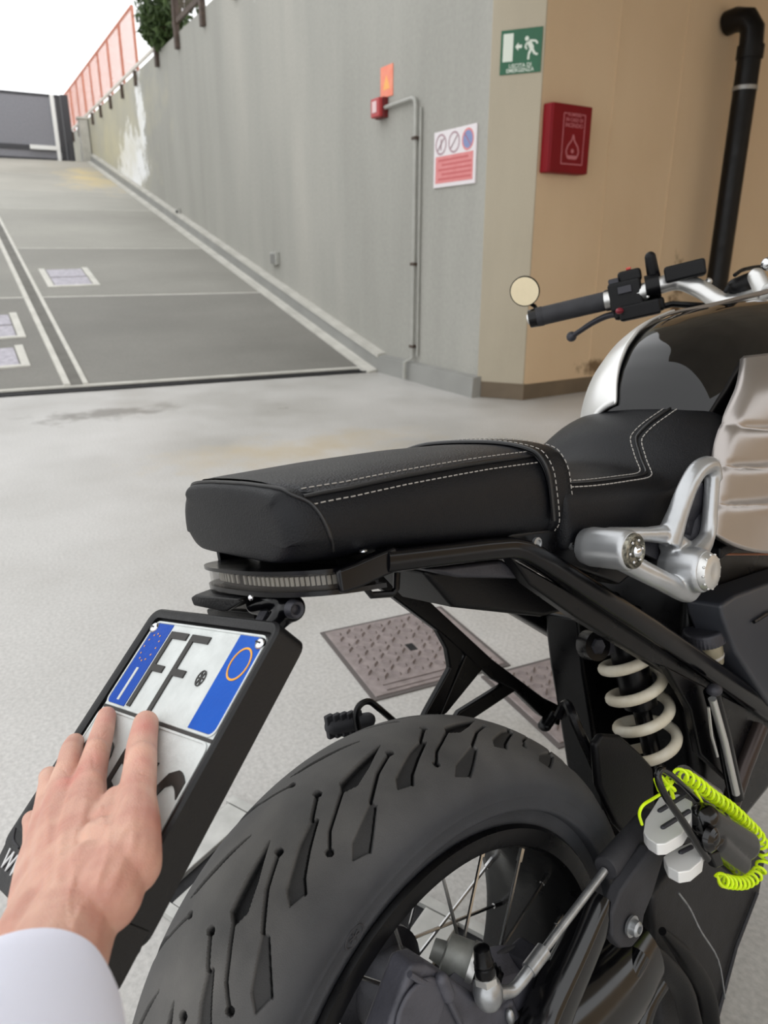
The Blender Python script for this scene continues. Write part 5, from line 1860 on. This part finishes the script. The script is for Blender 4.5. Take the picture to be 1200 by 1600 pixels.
# ================================================================ disc lock with its reminder cable, hung on the brake line
lk = empty('disc_lock', (0, 0, 0), (-0.20, 0, 0))
tag(lk, 'silver and black motorcycle disc lock hanging by the swingarm', 'lock')
m_lock = mat('lock_aluminium', (226, 226, 224), 0.38, 0.25, rvar=0.05, scale=50)
m_lockblack = mat('lock_black_shell', (8, 8, 10), 0.18, spec=0.5)
YK = -.165
top = [(0.2666, -0.141, 0.482), (0.2428, -0.1452, 0.482), (0.2216, -0.1551, 0.482), (0.2149, -0.1642, 0.482), (0.2121, -0.176, 0.482), (0.2185, -0.1825, 0.482), (0.2433, -0.188, 0.482), (0.2722, -0.1833, 0.482), (0.3035, -0.1691, 0.482), (0.308, -0.1499, 0.482), (0.2896, -0.1362, 0.482)]
ldn = Vector((0, 0, -.014))
lockb = MB().prism(top, ldn).build('upper_jaw', m_lock, lk, bevel=.0015)
low = [(0.2384, -0.1666, 0.448), (0.2263, -0.1783, 0.448), (0.2251, -0.1912, 0.448), (0.2351, -0.1987, 0.448), (0.2563, -0.2008, 0.448), (0.2825, -0.1908, 0.448), (0.2793, -0.1778, 0.448), (0.2588, -0.1698, 0.448)]
MB().prism(low, ldn).build('lower_jaw', m_lock, lk, bevel=.0015)
for (a, b) in (((0.2652, -0.1504, 0.4825), (0.3081, -0.1576, 0.4825)), ((0.2405, -0.1677, 0.4825), (0.2827, -0.1751, 0.4825))):
    MB().capsule(a, b, .0028, .0028, 10).build('jaw_slot', m_dark, lk)
MB().capsule((0.2551, -0.1784, 0.4485), (0.2696, -0.1827, 0.4485), .0028, .0028, 10).build('jaw_slot', m_dark, lk)
cyl = MB()
ca_, cb_ = Vector((0.3217, -0.15, 0.4983)), Vector((0.3903, -0.15, 0.4357))
cyl.tube([ca_, cb_], .0125, 24)
cyl.build('lock_cylinder', mat('polished_cylinder', (190, 184, 180), 0.15, 1.0), lk)
sh_ = MB()
sh_.capsule((0.2969, -0.185, 0.4695), (0.3968, -0.18, 0.3803), .018, .020, 24)
sh_.capsule((0.3088, -0.185, 0.4387), (0.378, -0.18, 0.3672), .018, .017, 24)
sh_.capsule((0.2902, -0.185, 0.477), (0.3314, -0.186, 0.4497), .010, .012, 16)
shell = sh_.blend('lock_shell', m_lockblack, lk, .0018, 4)
MB().lathe([(-.004, .006), (-.006, .0085), (-.002, .0135), (.004, .0145)], (0.2727, -0.205, 0.4661), YV, 28).build('keyhole_ring', m_lockblack, lk)
MB().ell((0.2732, -0.207, 0.4683), (.009, .006, .009), 20, 10).build('key_cap', m_lockblack, lk)
MB().prism([(0.2779, -0.2, 0.443), (0.2997, -0.2, 0.4344), (0.3083, -0.2, 0.4116), (0.2903, -0.2, 0.4174)], (0, .01, 0)).build('lock_tab', m_black, lk, bevel=.002)

cbl = empty('reminder_cable', (0, 0, 0), (-0.20, 0, 0))
tag(cbl, 'neon yellow coiled reminder cable with black loop around the disc lock', 'cable')
m_neon = mat('neon_yellow_pvc', (214, 246, 20), 0.4, spec=0.4, sss=0.15)
path = catmull([(0.2467, -0.17, 0.524), (0.274, -0.172, 0.5296), (0.3011, -0.174, 0.5091), (0.3347, -0.176, 0.476), (0.3726, -0.178, 0.4412), (0.4079, -0.18, 0.4033), (0.4385, -0.182, 0.3667), (0.4465, -0.184, 0.3384), (0.4254, -0.186, 0.3269), (0.3834, -0.188, 0.3387), (0.3407, -0.189, 0.3651), (0.3176, -0.19, 0.383)], 24)
hel = []
Np = len(path)
# even arc length
acc = [0]
for a, b in zip(path, path[1:]):
    acc.append(acc[-1] + (b - a).length)
turns = 33
M = turns * 16
uref = Vector((0, 1, 0))
for k in range(M + 1):
    t = k / M
    sl = t * acc[-1]
    i = min(int(np.searchsorted(acc, sl)), Np - 1)
    i = max(i, 1)
    fr_ = (sl - acc[i - 1]) / max(acc[i] - acc[i - 1], 1e-9)
    p = path[i - 1].lerp(path[i], fr_)
    tg = (path[i] - path[i - 1]).normalized()
    uu = (uref - tg * uref.dot(tg)).normalized()
    ww = tg.cross(uu)
    a = 2 * PI * turns * t
    hel.append(p + (uu * math.cos(a) + ww * math.sin(a)) * .0066)
tail = [(0.3071, -0.195, 0.4017), (0.2991, -0.195, 0.3999)]
MB().tube(hel, .0019, 7).build('coil', m_neon, cbl)
MB().tube([(0.2467, -0.17, 0.524), (0.2265, -0.168, 0.5252), (0.2082, -0.166, 0.5257), (0.2045, -0.163, 0.516), (0.2125, -0.16, 0.4983)], .0017, 8, smooth=5).build('lead_end', m_neon, cbl)
MB().tube([(0.2994, -0.195, 0.4022), (0.3091, -0.194, 0.3844), (0.3277, -0.192, 0.3669), (0.3478, -0.19, 0.3579), (0.344, -0.19, 0.3705), (0.3287, -0.19, 0.3814), (0.3248, -0.19, 0.3753)], .0016, 8, smooth=5).build('tail_loop', m_neon, cbl)
kn_ = MB()
for (a, b) in (((0.2282, -0.17, 0.5469), (0.2342, -0.17, 0.5311)), ((0.2376, -0.172, 0.5459), (0.2517, -0.172, 0.5284)), ((0.2498, -0.172, 0.5354), (0.2614, -0.17, 0.5088)), ((0.2406, -0.172, 0.5264), (0.2539, -0.174, 0.5326))):
    kn_.capsule(a, b, .0022, .0022, 8)
kn_.build('knot', m_neon, cbl)
MB().tube([(0.2903, -0.18, 0.5065), (0.2978, -0.18, 0.4948), (0.3093, -0.178, 0.4793)], .0018, 8, smooth=4).build('strap_end', m_neon, cbl)
MB().tube([(0.2703, -0.2, 0.4418), (0.2554, -0.198, 0.4666), (0.2402, -0.192, 0.499), (0.2244, -0.186, 0.5296), (0.2172, -0.182, 0.5494), (0.2172, -0.18, 0.5618), (0.2251, -0.18, 0.5631), (0.2395, -0.18, 0.5517), (0.2639, -0.18, 0.5268), (0.2984, -0.178, 0.4898)], [.0042, .0042, .004, .004, .004, .0038, .0036, .0034, .003, .0028], 12, smooth=6).build('black_loop', m_lockblack, cbl)

# ================================================================ the hand on the plate
person = empty('person', (0, 0, 0), (-0.20, 0, 0))
tag(person, 'left hand in a white shirt sleeve pressing on the number plate', 'person')
m_skin = bpy.data.materials.new('skin')
m_skin.use_nodes = True
nt = m_skin.node_tree
p_ = nt.nodes['Principled BSDF']
tc_ = nt.nodes.new('ShaderNodeTexCoord')
n1_ = nt.nodes.new('ShaderNodeTexNoise')
n1_.inputs['Scale'].default_value = 38
n1_.inputs['Detail'].default_value = 5
nt.links.new(tc_.outputs['Object'], n1_.inputs['Vector'])
cr_ = nt.nodes.new('ShaderNodeValToRGB')
cr_.color_ramp.elements[0].position = .32
cr_.color_ramp.elements[1].position = .7
cr_.color_ramp.elements[0].color = lin((192, 140, 124)) + (1,)
cr_.color_ramp.elements[1].color = lin((212, 170, 150)) + (1,)
nt.links.new(n1_.outputs['Fac'], cr_.inputs[0])
skin_out = cr_.outputs[0]
for (c_, r_, f_) in (((-0.2902, -0.025, 0.7515), .016, .55), ((-0.2683, -0.0155, 0.7566), .010, .4), ((-0.2549, -0.0742, 0.7681), .011, .35), ((-0.2356, -0.0368, 0.7709), .013, .5), ((-0.2431, 0.0275, 0.7643), .010, .4), ((-0.3083, -0.0307, 0.7365), .013, .4), ((-0.3154, -0.0023, 0.7174), .012, .45), ((-0.2786, -0.134, 0.7488), .02, .3)):
    vm_ = nt.nodes.new('ShaderNodeVectorMath')
    vm_.operation = 'DISTANCE'
    vm_.inputs[1].default_value = c_
    nt.links.new(tc_.outputs['Object'], vm_.inputs[0])
    mr_ = nt.nodes.new('ShaderNodeMapRange')
    mr_.interpolation_type = 'SMOOTHSTEP'
    mr_.inputs['From Min'].default_value, mr_.inputs['From Max'].default_value = r_ * 1.3, 0
    mr_.inputs['To Max'].default_value = f_
    nt.links.new(vm_.outputs['Value'], mr_.inputs['Value'])
    mx_ = nt.nodes.new('ShaderNodeMix')
    mx_.data_type = 'RGBA'
    nt.links.new(mr_.outputs[0], mx_.inputs['Factor'])
    nt.links.new(skin_out, mx_.inputs[6])
    mx_.inputs[7].default_value = lin((196, 112, 104)) + (1,)
    skin_out = mx_.outputs[2]
nt.links.new(skin_out, p_.inputs['Base Color'])
p_.inputs['Roughness'].default_value = .5
p_.inputs['Specular IOR Level'].default_value = .4
p_.inputs['Subsurface Weight'].default_value = .25
p_.inputs['Subsurface Radius'].default_value = (1, .35, .2)
p_.inputs['Subsurface Scale'].default_value = .006
nb_ = nt.nodes.new('ShaderNodeTexVoronoi')
nb_.inputs['Scale'].default_value = 700
nt.links.new(tc_.outputs['Object'], nb_.inputs['Vector'])
nw_ = nt.nodes.new('ShaderNodeTexNoise')
nw_.inputs['Scale'].default_value = 160
nw_.inputs['Detail'].default_value = 6
nt.links.new(tc_.outputs['Object'], nw_.inputs['Vector'])
ad_ = nt.nodes.new('ShaderNodeMath')
ad_.operation = 'ADD'
nt.links.new(nb_.outputs['Distance'], ad_.inputs[0])
nt.links.new(nw_.outputs['Fac'], ad_.inputs[1])
bm_ = nt.nodes.new('ShaderNodeBump')
bm_.inputs['Strength'].default_value = .22
bm_.inputs['Distance'].default_value = .0012
nt.links.new(ad_.outputs[0], bm_.inputs['Height'])
nt.links.new(bm_.outputs[0], p_.inputs['Normal'])

hd_ = MB()


def chain(pts, rs):
    P = catmull(pts, 5)
    n0 = len(pts) - 1
    for i in range(len(P) - 1):
        ra = interp(i / (len(P) - 1) * n0, range(n0 + 1), rs)
        rb = interp((i + 1) / (len(P) - 1) * n0, range(n0 + 1), rs)
        hd_.capsule(P[i], P[i + 1], ra, rb, 14)


# thumb, then index to little finger, then the back of the hand
thumb = [(-0.2293, -0.0195, 0.7656), (-0.2426, -0.0411, 0.7599), (-0.2544, -0.0636, 0.7554), (-0.2681, -0.0881, 0.7495), (-0.288, -0.1259, 0.7461), (-0.3159, -0.1534, 0.7375)]
chain(thumb, [.0098, .0112, .0118, .0128, .0175, .0205])
index = [(-0.2365, 0.0488, 0.7553), (-0.2494, 0.0254, 0.7526), (-0.2642, 0.0008, 0.7482), (-0.2792, -0.0248, 0.7424), (-0.3042, -0.0813, 0.7402), (-0.3303, -0.1301, 0.7345)]
chain(index, [.0078, .0092, .0102, .0118, .0165, .0185])
middle = [(-0.2579, 0.0793, 0.7308), (-0.2684, 0.0508, 0.7379), (-0.28, 0.0187, 0.7415), (-0.2928, -0.0071, 0.7375), (-0.3132, -0.0639, 0.7353), (-0.3339, -0.1198, 0.7314)]
chain(middle, [.0080, .0088, .0096, .0118, .0160, .0185])
ring_f = [(-0.2829, 0.0797, 0.6997), (-0.2863, 0.0641, 0.7178), (-0.2932, 0.0305, 0.7279), (-0.3034, -0.0019, 0.7274), (-0.3198, -0.0531, 0.7271), (-0.3376, -0.1085, 0.7257)]
chain(ring_f, [.0076, .0082, .0090, .0110, .0150, .0180])
little = [(-0.3071, 0.0595, 0.6798), (-0.3086, 0.0481, 0.6968), (-0.3126, 0.0194, 0.7067), (-0.319, -0.0122, 0.7093), (-0.3288, -0.0508, 0.7144), (-0.3404, -0.0995, 0.7207)]
chain(little, [.0066, .0074, .0084, .0100, .0140, .0175])
# wrist and forearm
wrist = [(-0.3163, -0.133, 0.7357), (-0.3314, -0.1458, 0.731), (-0.3476, -0.1685, 0.7308), (-0.3663, -0.2028, 0.7362), (-0.3926, -0.2632, 0.759)]
chain(wrist, [.0235, .0245, .0260, .028, .032])
chain([(-0.327, -0.0998, 0.7279), (-0.3422, -0.121, 0.7246), (-0.3567, -0.1492, 0.7257)], [.020, .0215, .024])
# web between thumb and index, ball of the thumb
chain([(-0.2765, -0.0713, 0.7449), (-0.291, -0.095, 0.7434)], [.0095, .014])
chain([(-0.3003, -0.1147, 0.7436), (-0.2946, -0.1308, 0.7433)], [.017, .017])
chain([(-0.2804, -0.1114, 0.7446), (-0.2963, -0.1442, 0.742)], [.0165, .018])
chain([(-0.2955, -0.0447, 0.7394), (-0.3121, -0.0257, 0.7255)], [.012, .012])
# knuckles
for (p, r) in (((-0.2819, -0.0345, 0.7454), .0105), ((-0.2951, -0.0182, 0.7408), .0100), ((-0.3057, -0.0142, 0.7295), .0088), ((-0.3199, -0.0207, 0.7125), .0078), ((-0.2637, -0.0002, 0.7525), .0090), ((-0.2501, -0.0579, 0.7603), .0108)):
    hd_.ell(p, (r, r, r), 14, 10)
hand = hd_.blend('hand', m_skin, person, .0011, 16, .5)
# creases, tendons and veins pressed into or raised from the skin
ht = BVHTree.FromPolygons([v.co.copy() for v in hand.data.vertices], [tuple(q.vertices) for q in hand.data.polygons])
cut = [([(-0.2608, -0.0568, 0.763), (-0.26, -0.0853, 0.7704), (-0.2501, -0.0928, 0.7721)], .0009, -.0007), ([(-0.2582, -0.0537, 0.7652), (-0.2572, -0.0819, 0.7727), (-0.2481, -0.0879, 0.7738)], .0008, -.0005),
       ([(-0.2635, -0.0624, 0.7609), (-0.2628, -0.0909, 0.7681), (-0.2529, -0.0989, 0.7699)], .0008, -.0004),
       ([(-0.2708, -0.0023, 0.7544), (-0.2709, -0.0281, 0.761), (-0.2612, -0.0309, 0.7625)], .0009, -.0006), ([(-0.2681, 0.0014, 0.7567), (-0.268, -0.024, 0.7634), (-0.2585, -0.0274, 0.7648)], .0008, -.0005),
       ([(-0.2522, 0.0443, 0.7565), (-0.255, 0.0043, 0.7675), (-0.2431, 0.0082, 0.7644)], .0008, -.0004),
       ([(-0.2896, 0.0009, 0.7518), (-0.2872, -0.0116, 0.7539), (-0.2818, -0.0233, 0.7584)], .0008, -.0005),
       ([(-0.2785, -0.0997, 0.7616), (-0.2872, -0.1119, 0.761), (-0.2964, -0.127, 0.7599)], .0016, -.0009),
       ([(-0.3247, -0.213, 0.763), (-0.3375, -0.215, 0.7654), (-0.348, -0.2133, 0.7697)], .0012, -.0005), ([(-0.3195, -0.2103, 0.7673), (-0.333, -0.2131, 0.7691), (-0.3442, -0.2128, 0.7728)], .0010, -.0004),
       ([(-0.2924, -0.0751, 0.763), (-0.3103, -0.1124, 0.7613), (-0.3302, -0.1528, 0.7581)], .0030, .0009), ([(-0.3025, -0.0491, 0.7544), (-0.3186, -0.0956, 0.7543), (-0.3356, -0.1451, 0.7535)], .0026, .0010),
       ([(-0.3129, -0.0499, 0.7458), (-0.3259, -0.0926, 0.7483), (-0.3399, -0.1408, 0.75)], .0024, .0009),
       ([(-0.2941, -0.0909, 0.7617), (-0.305, -0.1398, 0.7659), (-0.3201, -0.1667, 0.7666), (-0.3345, -0.1897, 0.7678)], .0018, .0008), ([(-0.3129, -0.1038, 0.7591), (-0.3264, -0.1387, 0.7611), (-0.334, -0.1837, 0.7681)], .0015, .0007),
       ([(-0.2839, -0.1376, 0.7704), (-0.2996, -0.1667, 0.7706), (-0.3154, -0.1888, 0.7706)], .0030, .0007)]
co = np.empty(len(hand.data.vertices) * 3, np.float32)
hand.data.vertices.foreach_get('co', co)
co = co.reshape(-1, 3).astype(float)
no = np.array([tuple(v.normal) for v in hand.data.vertices])
mv = np.zeros(len(co))
for (pts_, wd_, am_) in cut:
    line_ = [np.array(tuple(ht.find_nearest(q)[0])) for q in catmull(pts_, 10)]
    d2 = np.min([((co - q) ** 2).sum(1) for q in line_], axis=0)
    mv += am_ * np.exp(-d2 / (wd_ * wd_))
co += no * mv[:, None]
hand.data.vertices.foreach_set('co', co.astype(np.float32).ravel())
hand.data.update()

# creases over the thumb and finger joints, and nails seen edge-on
m_nail = mat('nail', (226, 186, 172), 0.3)
# dark hairs on the back of the wrist
random.seed(11)
bvh = None
hm = hand.data
bvh = BVHTree.FromPolygons([v.co.copy() for v in hm.vertices], [tuple(p.vertices) for p in hm.polygons])
hair = MB()
h0, h1 = Vector((-0.3713, -0.3708, 0.8942)), Vector((-0.3816, -0.3784, 0.8857))
side = Vector((-0.3804, -0.3646, 0.8866)) - Vector((-0.3725, -0.3873, 0.8933))
for k in range(170):
    t = random.random()
    o_ = h0.lerp(h1, t) + side * random.uniform(-.75, .45)
    loc, nrm, idx, dist = bvh.ray_cast(o_, -PN)
    if loc is None:
        continue
    d = (Vector((-0.2941, -0.0909, 0.7617)) - Vector((-0.3337, -0.1316, 0.729))).normalized()
    d = (d * random.uniform(.3, 1) + side.normalized() * random.uniform(.2, .9)).normalized()
    d = (d - nrm * d.dot(nrm)).normalized()
    ln_ = random.uniform(.004, .008)
    hair.tube([loc, loc + d * ln_ * .5 + nrm * .0008, loc + d * ln_ + nrm * .0005], [.00008, .00007, .00003], 3)
tag(hair.build('arm_hair', mat('dark_hair', (96, 70, 54), 0.6), person, fix=False), kind='stuff')

# shirt cuff
m_shirt = mat('white_shirt_cotton', (236, 238, 252), 0.85, bump=0.3, bscale=900, spec=0.2)
ax0, ax1 = Vector((-0.3808, -0.1962, 0.7294)), Vector((-0.4156, -0.3155, 0.7922))
axd = (ax1 - ax0).normalized()
ua = (Vector((-0.3575, -0.2294, 0.7489)) - Vector((-0.3905, -0.185, 0.7213)))
ua = (ua - axd * ua.dot(axd)).normalized()
wa = axd.cross(ua)
rings = []
for (h, r, jit) in ((.03, .034, 0), (.004, .0385, 0), (0, .040, 0), (-.001, .0415, 0), (.002, .043, 0), (.02, .0445, 1), (.05, .047, 1), (.09, .049, 1), (.16, .053, 1), (.30, .06, 1)):
    rg_ = []
    for k in range(48):
        a = 2 * PI * k / 48
        rr = r * (1 + (.02 * math.sin(3 * a + h * 40) + .012 * math.sin(5 * a - h * 60)) * jit)
        rg_.append(ax0 + axd * h + (ua * math.cos(a) * 1.12 + wa * math.sin(a) * .92) * rr)
    rings.append(rg_)
MB().loft(rings, cap=False).build('shirt_sleeve', m_shirt, person, sub=1, angle=80)
